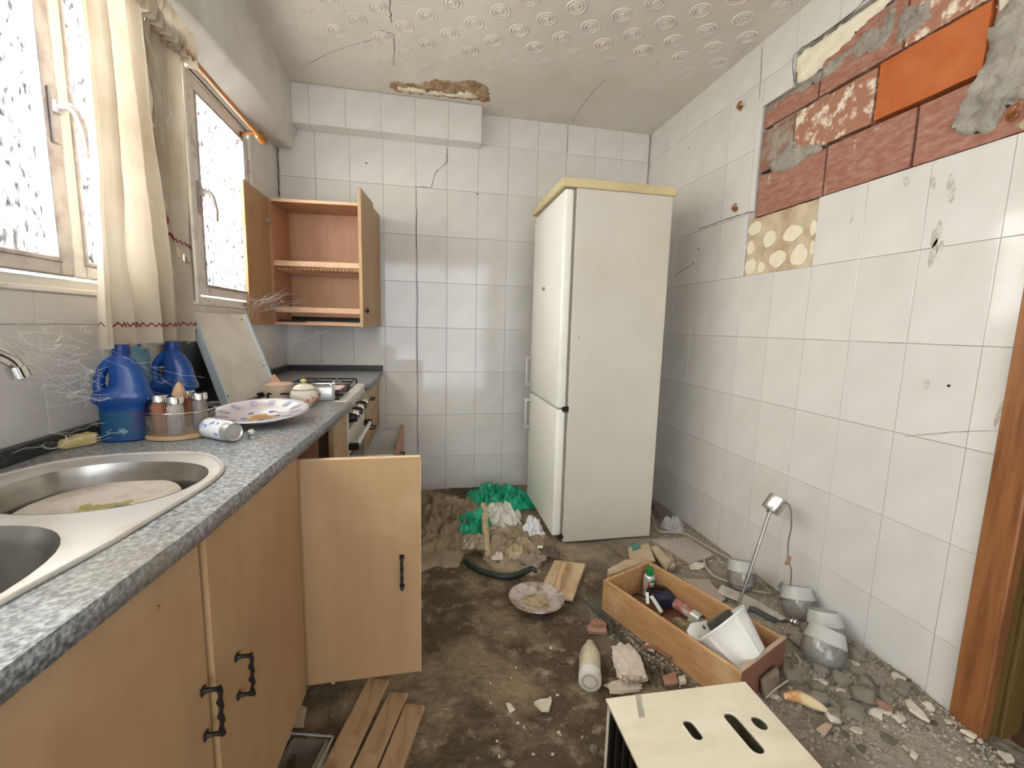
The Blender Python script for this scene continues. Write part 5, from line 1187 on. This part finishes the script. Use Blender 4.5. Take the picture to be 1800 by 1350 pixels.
xf(bm, bm.verts, T(*at(1205, 1102, 'z', .035)) @ RZ(-1.1)); solo('bristle_brush', bm, mat('bristles', (.30, .24, .13), .9, mix=((.16, .12, .07), 50, .45, .6), bump=(120, 1, .006)), 'tan bristle brush lying on the drawer bottom', 'brush', smooth='a')
# perforated white plate
o_ = [(-.05, -.032), (.045, -.036), (.052, .028), (-.02, .036), (-.05, .02)]
bm = holed([o_, ell(.028, .012, .008, .008, 12), [(-.02, -.028), (.0, -.030), (-.002, -.004), (-.012, -.006)], ell(.028, -.020, .009, .004, 12)], 0, .004); p = at(1230, 1113, 'z', .125); xf(bm, bm.verts, T(*p) @ RZ(.25) @ RX(.75)); solo('perforated_bracket', bm, M_white, 'white plate with black holes resting on the bowl rim', 'bracket')
p = at(1272, 1098, 'z', .155); bm = BM(); box(bm, -.058, .058, -.030, .030, -.012, .012, .004, T(*p) @ RZ(.45) @ RX(.75) @ RY(-.12))
for v in bm.verts: v.co += .003 * noise.noise_vector(v.co * 50)
solo('dark_block', bm, M_gblock, 'dark grey broken block propped on the bowl in the drawer', 'block')
# white bowl, tilted
ba_ = Vector((-.40, .72, .60)).normalized(); c0 = Vector((1.868, -1.838, .160)) - ba_ * .046 + Vector((.0, .028, .016)); t = thing('plastic_bowl', 'white ribbed plastic bowl tipped over inside the drawer', 'bowl', c0, rot=aim((0, 0, 0), ba_).to_euler())
bm = BM(); t.scale = (1.15, 1.15, 1.15); lathe(bm, [(0, -.075), (.050, -.075), (.058, -.070), (.078, 0), (.086, .030), (.090, .033), (.0905, .038), (.085, .038), (.082, .032), (.070, 0), (.050, -.066), (0, -.068)], 96)
for v in bm.verts:
    if -.072 < v.co.z < .02:
        an = math.atan2(v.co.y, v.co.x); f = 1 + .06 * max(0, math.cos(an * 5)) ** 14; v.co.x *= f; v.co.y *= f
part('bowl_shell', bm, M_white, t, 'a')
part('rim_tab', box(BM(), -.014, .014, .088, .094, .026, .036, .003, RZ(PI + .35)), M_white, t)
bm = rock_mesh(3, 2)
for v in bm.verts: v.co *= .02
p = at(1268, 1116, 'z', .150); xf(bm, bm.verts, T(*p)); solo('red_object', bm, M_redp, 'small red lump inside the white bowl', 'fragment', smooth='a')
CR4 = ['leftmost', 'second from left', 'third from left', 'rightmost']
for k, (u, v) in enumerate(((.50, .215), (.47, .225), (.525, .20), (.48, .19))):
    bm = rock_mesh(5 + k, 1)
    for w in bm.verts: w.co *= .012
    xf(bm, bm.verts, T(*at(1292 + 8 * k, 1108 - 5 * k, 'z', .16))); solo('plaster_bit', bm, M_card, 'pale crumb on the raised side of the white bowl, %s of four' % CR4[k], 'fragment', 'crumbs in the bowl')
solo('cement_pad', box(BM(), -.048, .048, -.010, .010, -.032, .032, .010, DM @ T(DL + .020, .155, .045) @ RZ(PI / 2) @ RX(-.25), 3), mat('pad_tan', (.25, .19, .13), .8, mix=((.18, .13, .09), 20, .4, .7)), 'rounded tan block leaning on the reddish drawer end', 'block')
chip('wood_offcut', 'pale wooden offcut behind the left end of the drawer', px([(1068, 1002), (1100, 985), (1140, 987), (1072, 1012)], .10), .06, .105, M_card)

# ------------------------------------------------------------------ vented box in the foreground
x0, x1, y1, ybk, zt = 1.303, 1.678, -2.142, -2.52, .28
t = thing('vented_box', 'cream plastic box with slotted holes on top and black vent slats', 'box', ((x0 + x1) / 2, (y1 + ybk) / 2, 0))
sl = lambda cx, cy, L, r, an: [(cx + (L * s) * math.cos(an) + r * math.cos(an + a), cy + (L * s) * math.sin(an) + r * math.sin(an + a)) for s, ra in ((1, (-PI / 2, PI / 2)), (-1, (PI / 2, 3 * PI / 2))) for a in [ra[0] + (ra[1] - ra[0]) * k / 8 for k in range(9)]]
hl = [sl(1.464, -2.252, .013, .013, -1.5), sl(1.5735, -2.277, .036, .016, -1.5), ell(1.627, -2.263, .016, .019, 20)]
bm = holed([[(x0, y1), (x1, y1 - .012), (x1, ybk), (x0, ybk)]] + hl, zt - .008, zt); part('top_panel', bm, M_cream, t, world=True)
bm = BM(); box(bm, x0 + .001, x1 - .001, y1 - .016, y1 - .010, .0, zt - .008); box(bm, x1 - .006, x1 - .001, ybk, y1 - .018, .0, zt - .008); box(bm, x0 + .001, x1 - .002, ybk, ybk + .006, 0, zt - .008); part('side_panel', bm, M_cream, t, world=True)
bm = BM(); box(bm, x0 + .030, x0 + .034, ybk + .01, y1 - .02, 0, zt - .01); part('inner_panel', bm, M_dark, t, world=True)
for k in range(9):
    y = y1 - .022 - .034 * k; bm = BM(); box(bm, x0 + .002, x0 + .020, y - .007, y, .0, zt - .009, .001); part('vent_slat', bm, M_black, t, world=True)
bm = BM(); P = px([(1117, 1221), (1127, 1220), (1134, 1261), (1123, 1262)], zt); prism(bm, P, zt, zt + .0006); part('worn_label', bm, mat('worn_label', (.36, .33, .26), .6, mix=((.55, .50, .38), 30, .45, .6)), t, world=True)

# ------------------------------------------------------------------ planks, tray under the cabinets
PL = [([(648, 1190), (684, 1195), (612, 1352), (560, 1360)], 'leftmost of three weathered boards, longest one'), ([(684, 1216), (718, 1218), (662, 1352), (614, 1356)], 'middle one of three weathered boards on the floor'), ([(713, 1236), (747, 1240), (706, 1358), (662, 1356)], 'rightmost and shortest of three weathered boards')]
for i, (q, lab) in enumerate(PL):
    P = [at(x, y, 'z', .022) for x, y in q]; d = ((P[3] + P[2]) / 2 - (P[0] + P[1]) / 2).normalized()
    P[2] = P[1] + d * .52; P[3] = P[0] + d * .52; bm = BM(); prism(bm, [(p.x, p.y) for p in P], .008, .022 + .001 * i); bmesh.ops.bevel(bm, geom=list(bm.edges), offset=.002, segments=1, affect='EDGES')
    solo('floor_board', bm, M_plank, lab, 'plank', 'three boards by the cabinets')
t = thing('plastic_tray', 'clear dusty plastic tray on the floor beside the boards', 'tray', (.560, -1.94, .004), -.25)
bm = BM(); box(bm, -.055, .055, -.05, .05, 0, .045, .012, seg=3); bmesh.ops.delete(bm, geom=[f for f in bm.faces if f.calc_center_median().z > .0445], context='FACES'); part('tray_body', bm, mat('dusty_clear_plastic', (.34, .30, .23), .25, trans=.5, ior=1.25), t, 'a')
bm = BM(); tube(bm, [(.058 * (1 if a in (0, 3) else -1), .053 * (1 if a < 2 else -1), .046) for a in (0, 1, 2, 3, 0)], .003, 6); part('tray_rim', bm, M_dustglass, t, 'a')
chip('plastic_scrap', 'small pale rounded scrap on the floor behind the clear tray', px([(508, 1252), (522, 1240), (540, 1250), (535, 1270), (534, 1284), (513, 1284)]), .006, .012, M_card)
chip('plastic_scrap', 'brownish shard under the cabinet edge left of the clear tray', px([(466, 1325), (486, 1305), (480, 1338)]), .006, .012, M_card)
chip('plaster_flake', 'tiny pale chip on the floor under the open door', px([(582, 1200), (588, 1196), (589, 1203), (583, 1206)]), .003, .008, M_chip)

# ------------------------------------------------------------------ slabs, cards, cables by the right wall
M_dustwhite = mat('dusty_white', (.50, .47, .41), .7, mix=((.36, .32, .26), 14, .45, .65))
def slab(name, label, cat, q, z0, z1, m):
    return chip(name, label, px(q, z1), z0, z1, m, cat)
slab('stone_slab', 'flat grey-pink slab on the floor right of the fridge', 'slab', [(1146, 948), (1208, 944), (1256, 975), (1212, 990)], .014, .026, M_slab)
slab('stone_slab', 'dusty grey board lying left of the grey-pink slab by the fridge', 'slab', [(1146, 956), (1170, 953), (1210, 990), (1185, 993)], .010, .020, M_grey)
slab('cardboard_piece', 'tan cardboard piece behind the left end of the drawer', 'cardboard', [(1104, 962), (1140, 955), (1152, 985), (1108, 988)], .045, .052, M_card)
slab('green_scrap', 'small dark green scrap on the tan cardboard', 'scrap', [(1110, 958), (1122, 954), (1127, 962), (1112, 967)], .053, .058, mat('teal_scrap', (.05, .22, .17), .5))
slab('cardboard_piece', 'folded brown cardboard strip right of the aerosol can', 'cardboard', [(1144, 962), (1154, 958), (1180, 985), (1172, 998)], .030, .050, M_card)
slab('cardboard_piece', 'curled tan paper between cardboard strip and grey slab', 'cardboard', [(1162, 968), (1178, 966), (1188, 996), (1176, 1000)], .020, .040, M_paper)
slab('plaster_flake', 'flat cream plaster flake in front of the grey-pink slab', 'fragment', [(1212, 993), (1222, 987), (1236, 989), (1240, 995), (1228, 1000), (1214, 999)], .018, .026, M_chip)
slab('pink_sheet', 'pale pink dusty sheet behind the long drawer side', 'sheet', [(1200, 1016), (1245, 1018), (1276, 1052), (1262, 1062)], .020, .026, mat('dusty_pink', (.42, .33, .28), .85, mix=((.34, .29, .24), 6, .4, .7)))
slab('white_strip', 'long white plastic strip under the lamp by the wall', 'strip', [(1261, 1040), (1268, 1027), (1325, 1052), (1382, 1086), (1374, 1090), (1330, 1066)], .026, .034, M_dustwhite)
slab('white_block', 'small white square piece beside the foot of the lamp rod', 'fragment', [(1300, 1056), (1320, 1062), (1312, 1073), (1298, 1068)], .020, .030, M_dustwhite)
slab('grey_strip', 'grey metal channel lying along the drawer under the glass shades', 'strip', [(1316, 1068), (1324, 1063), (1368, 1085), (1362, 1092)], .02, .03, M_gblock)
def cable(name, label, pts, r, m, n=5):
    bm = BM(); tube(bm, smooth_pts([tuple(p) for p in pts], n), r, 7); return solo(name, bm, m, label, 'cable', smooth='a')
P2 = lambda l, dz=.010: [Vector((p.x, p.y, fz(p.x, p.y) + dz)) for p in (at(x, y, 'z', .012) for x, y in l)]
cable('power_cable', 'beige cable running from behind the fridge over the slab', P2([(1146, 908), (1150, 925), (1160, 938), (1182, 940), (1205, 944), (1228, 958), (1254, 974), (1275, 985), (1300, 1000)], .022), .0045, M_cable)
cable('power_cable', 'beige cable curving from the slab to the white strip', P2([(1236, 982), (1240, 1000), (1250, 1014), (1264, 1022), (1284, 1030)], .014), .0045, M_cable)
cable('power_cable', 'thin beige cable looping against the wall between glass shades', P2([(1325, 1024), (1345, 1040), (1352, 1052), (1334, 1050), (1322, 1046)], .02), .003, M_cable)
cable('power_cable', 'dark cable on the floor between drawer and glass shades', P2([(1305, 1076), (1325, 1080), (1350, 1092), (1372, 1100), (1384, 1102)], .01), .0035, M_hose)
cable('power_cable', 'pale cable looping behind the near corner of the drawer', P2([(1395, 1165), (1404, 1180), (1400, 1196), (1385, 1212), (1360, 1225), (1345, 1236)], .016), .0035, M_cable)
cable('black_rod', 'thin dark strip along the wall beside the nearest glass shade', P2([(1384, 1132), (1402, 1150), (1418, 1164)], .008), .005, M_gblock)

# ------------------------------------------------------------------ ceiling lamp lying by the wall
a = at(1296, 1082, 'x', 2.165); a.z = max(a.z, .03); b = at(1354, 897, 'x', 2.30)
t = thing('pendant_lamp', 'chrome ceiling lamp rod standing upside down in the rubble with its canopy up', 'lamp', (a.x, a.y, 0))
bm = BM(); tube(bm, [a, b], .0065, 10); part('rod', bm, M_steel, t, 'a', world=True)
ax_ = (at(1376, 880, 'x', 2.325) - at(1352, 903, 'x', 2.30)); ax_ = Vector((.036, .0, .050)).normalized()
bm = BM(); lathe(bm, [(0, 0), (.005, 0), (.034, .001), (.036, .004), (.036, .066), (.034, .068), (0, .068)], 30, aim(b - ax_ * .004, ax_)); cn = part('canopy', bm, mat('brushed_steel', (.58, .56, .52), .28, 1.0), t, 'a', world=True)
bm = BM(); tube(bm, [b - ax_ * .006 + Vector((-.012, 0, 0)), b - ax_ * .002], .005, 8); part('set_screw', bm, M_steel, cn, 'a', world=True)
X_ = 2.335; w = [at(x, y, 'x', X_) for x, y in ((1372, 884), (1384, 885), (1390, 898), (1391, 925), (1386, 950), (1385, 968), (1386, 984), (1391, 1005), (1389, 1030), (1386, 1055), (1385, 1078), (1386, 1092))]
bm = BM(); tube(bm, smooth_pts(w, 4), .0026, 6, rr=None); part('wire', bm, mat('wire_grey', (.16, .13, .11), .6), t, 'a', world=True)
bm = BM(); p = w[6]; box(bm, -.008, .008, -.006, .006, -.020, .016, .003, T(*p) @ RY(.2)); box(bm, -.014, -.004, -.005, .005, -.022, -.010, .002, T(*p)); part('terminal_block', bm, mat('terminal_brown', (.36, .19, .11), .6), t, world=True)
def shade(label, pc, axis, r=.062, L=.115, bandw=.42, broken=False):
    t = thing('glass_globe', label, 'lampshade', pc, rot=aim((0, 0, 0), axis).to_euler())
    pr = [(.025, .0), (r * .80, .004), (r * .97, L * .22), (r, L * .42), (r * .95, L * .62)]
    bm = BM(); lathe(bm, pr, 36); lathe(bm, [(a * .965, b + .001) for a, b in pr], 36); part('clear_glass', bm, M_shade, t, 'all')
    q = [(r * .95, L * .62), (r * .86, L * .82), (r * .77, L)]
    bm = BM(); lathe(bm, q + [(a * .96, b) for a, b in q[::-1]], 36); part('frosted_band', bm, M_frost, t, 'a', label='frosted white band at the opening')
    bm = BM(); lathe(bm, [(.022, 0), (r * .60, -.001), (r * .62, .003), (.022, .003)], 30); part('base_ring', bm, M_frost, t, 'a')
    return t
s1 = at(1303, 1046, 'z', .030); shade('clear glass lamp shade farthest back, behind the chrome rod', (2.262, -1.450, .035), (.12, .30, .9), .060, .115)
shade('glass lamp shade standing by the wall below the hanging wire', (2.362, -1.668, .022), (.12, .40, .86), .066, .125)
shade('nearest glass lamp shade, lying tipped towards the wall', (2.205, -1.905, .040), (.42, .30, .80), .068, .122)
shade('glass lamp shade half hidden behind the nearest tipped shade', (2.325, -1.820, .030), (.12, .35, .9), .062, .120)
bm = BM(); prof = [(.0, 0), (.020, .006), (.032, .030), (.030, .050), (.022, .062)]; lathe(bm, prof, 22, T(2.395, -1.545, .045) @ RX(.3)); bmesh.ops.delete(bm, geom=[f for f in bm.faces if f.calc_center_median().x > 2.40 and f.calc_center_median().z > .07], context='FACES')
solo('glass_shard', bm, M_shade, 'broken piece of clear lamp glass leaning on the wall', 'glass', smooth='all')
for (x, y, lab) in ((1378, 1066, 'white lamp socket lying left of the hanging wire'), (1392, 1098, 'chrome lamp socket under the shade by the wall')):
    p = at(x, y, 'z', .03); bm = BM(); lathe(bm, [(0, 0), (.012, 0), (.013, .006), (.010, .010), (.012, .022), (.008, .026), (0, .026)], 14, T(p.x, p.y, fz(p.x, p.y) + .014) @ RX(1.1)); solo('lamp_socket', bm, M_white if x < 1380 else M_chrome, lab, 'socket', smooth='a')

# fine grit (uncountable)
def grit(name, label, n, fn, m, seed, rmin=.0015, rmax=.005):
    r_ = random.Random(seed); bm = BM()
    for k in range(n):
        x, y = fn(r_)
        if x > W - .006 or in_keep(x, y): continue
        r = r_.uniform(rmin, rmax) * (.5 + r_.random()); z = fz(x, y)
        a = r_.uniform(0, 6.3); c = [bm.verts.new((x + r * math.cos(a + q * 1.57) * r_.uniform(.6, 1.2), y + r * math.sin(a + q * 1.57) * r_.uniform(.6, 1.2), z + r * r_.uniform(.0, .35))) for q in range(4)]
        tp = bm.verts.new((x + r * .2, y, z + r * r_.uniform(.7, 1.2)))
        for q in range(4): bm.faces.new((c[q], c[(q + 1) % 4], tp))
    return solo(name, bm, m, label, 'debris', kind='stuff')
M_lump2 = mat('tan_crumbs', (.34, .27, .18), .9)
grit('floor_grit', 'fine grey grit covering the floor along the right wall', 3800, lambda r: (2.43 - abs(r.gauss(0, .16)), r.uniform(-2.4, -.7)), M_rock, 21)
grit('floor_grit', 'pale plaster grit scattered over the middle of the floor', 1100, lambda r: (r.gauss(1.38, .26), r.gauss(-1.80, .26)), M_lump2, 22, .0008, .0024)
grit('floor_grit', 'brown grit around the rag heap and fridge front', 1500, lambda r: (r.gauss(1.5, .28), r.gauss(-1.0, .14)), M_grey, 23, .001, .004)
grit('floor_grit', 'rubble grit filling the heap by the door frame', 2600, lambda r: (r.gauss(2.20, .14), r.gauss(-2.02, .10)), M_rock2, 24, .002, .008)
grit('floor_grit', 'grit and scraps along the near side of the drawer', 700, lambda r: (lambda u: (1.60 + .38 * u + r.gauss(-.05, .03), -1.50 - .55 * u + r.gauss(0, .03)))(r.random() * .7), M_rock, 25, .0015, .006)

# ------------------------------------------------------------------ cobwebs
def web(label, seeds, n, spread, sag, r, seed, group=None):
    """many fine silk strands between anchor regions"""
    r_ = random.Random(seed); bm = BM()
    for k in range(n):
        a, b = r_.choice(seeds); a = Vector(a) + Vector([r_.gauss(0, spread) for _ in range(3)]); b = Vector(b) + Vector([r_.gauss(0, spread) for _ in range(3)])
        s, e = sorted((r_.random(), r_.random())) if r_.random() < .7 else (0, 1)
        pts = []; sg = r_.uniform(0, sag); ph = Vector((r_.random() * 20, r_.random() * 20, 0))
        for q in range(9):
            t_ = s + (e - s) * q / 8; p = a.lerp(b, t_); p.z -= sg * 4 * t_ * (1 - t_); p += noise.noise_vector(ph + Vector((q * .45, 0, k))) * spread * .8; p.x = max(p.x, .004); pts.append(p)
        rad = r * r_.uniform(.5, 1.6); tube(bm, pts, rad, 3, cap=False)
    return solo('cobweb', bm, M_web, label, 'cobweb', None, kind='stuff')
web('cobweb strands across the tiles between sill and tap', [((.02, -2.0, 1.10), (.06, -1.72, 1.06)), ((.03, -2.05, 1.17), (.05, -1.75, 1.12)), ((.02, -1.95, 1.14), (.08, -1.72, .98))], 70, .034, .035, .00038, 31)
web('cobweb veil down the left curtain and window handle', [((.03, -1.70, 1.75), (.13, -1.55, 1.45)), ((.13, -1.70, 2.0), (.14, -1.50, 1.7)), ((.05, -1.75, 1.95), (.12, -1.66, 1.60))], 22, .03, .02, .00035, 32)
web('cobweb across the open left door of the wall cabinet', [((.01, -.60, 1.24), (.14, -.40, 1.30)), ((.0, -.50, 1.22), (.20, -.32, 1.26)), ((.01, -.62, 1.20), (.06, -.5, 1.30))], 60, .022, .012, .0003, 33)
web('cobweb hanging under the bottom of the wall cabinet', [((.10, -.33, 1.06), (.27, -.30, 1.145)), ((.14, -.33, 1.04), (.30, -.31, 1.13))], 9, .012, .02, .0007, 34)
web('cobweb over the blue jugs and the wall beside them', [((.05, -1.88, .98), (.14, -1.70, .95)), ((.10, -1.80, 1.06), (.19, -1.62, .98)), ((.04, -1.95, .90), (.14, -1.72, .88))], 26, .02, .02, .0004, 35)
web('cobweb thread from the window hinge to the top of the wall cabinet', [((.02, -.50, 1.98), (.05, -.36, 1.86)), ((.02, -.55, 1.85), (.10, -.35, 1.80))], 8, .012, .02, .0004, 36)
web('cobweb threads above the corner worktop', [((.28, -.12, .96), (.33, -.14, .90))], 4, .006, .004, .0006, 37)
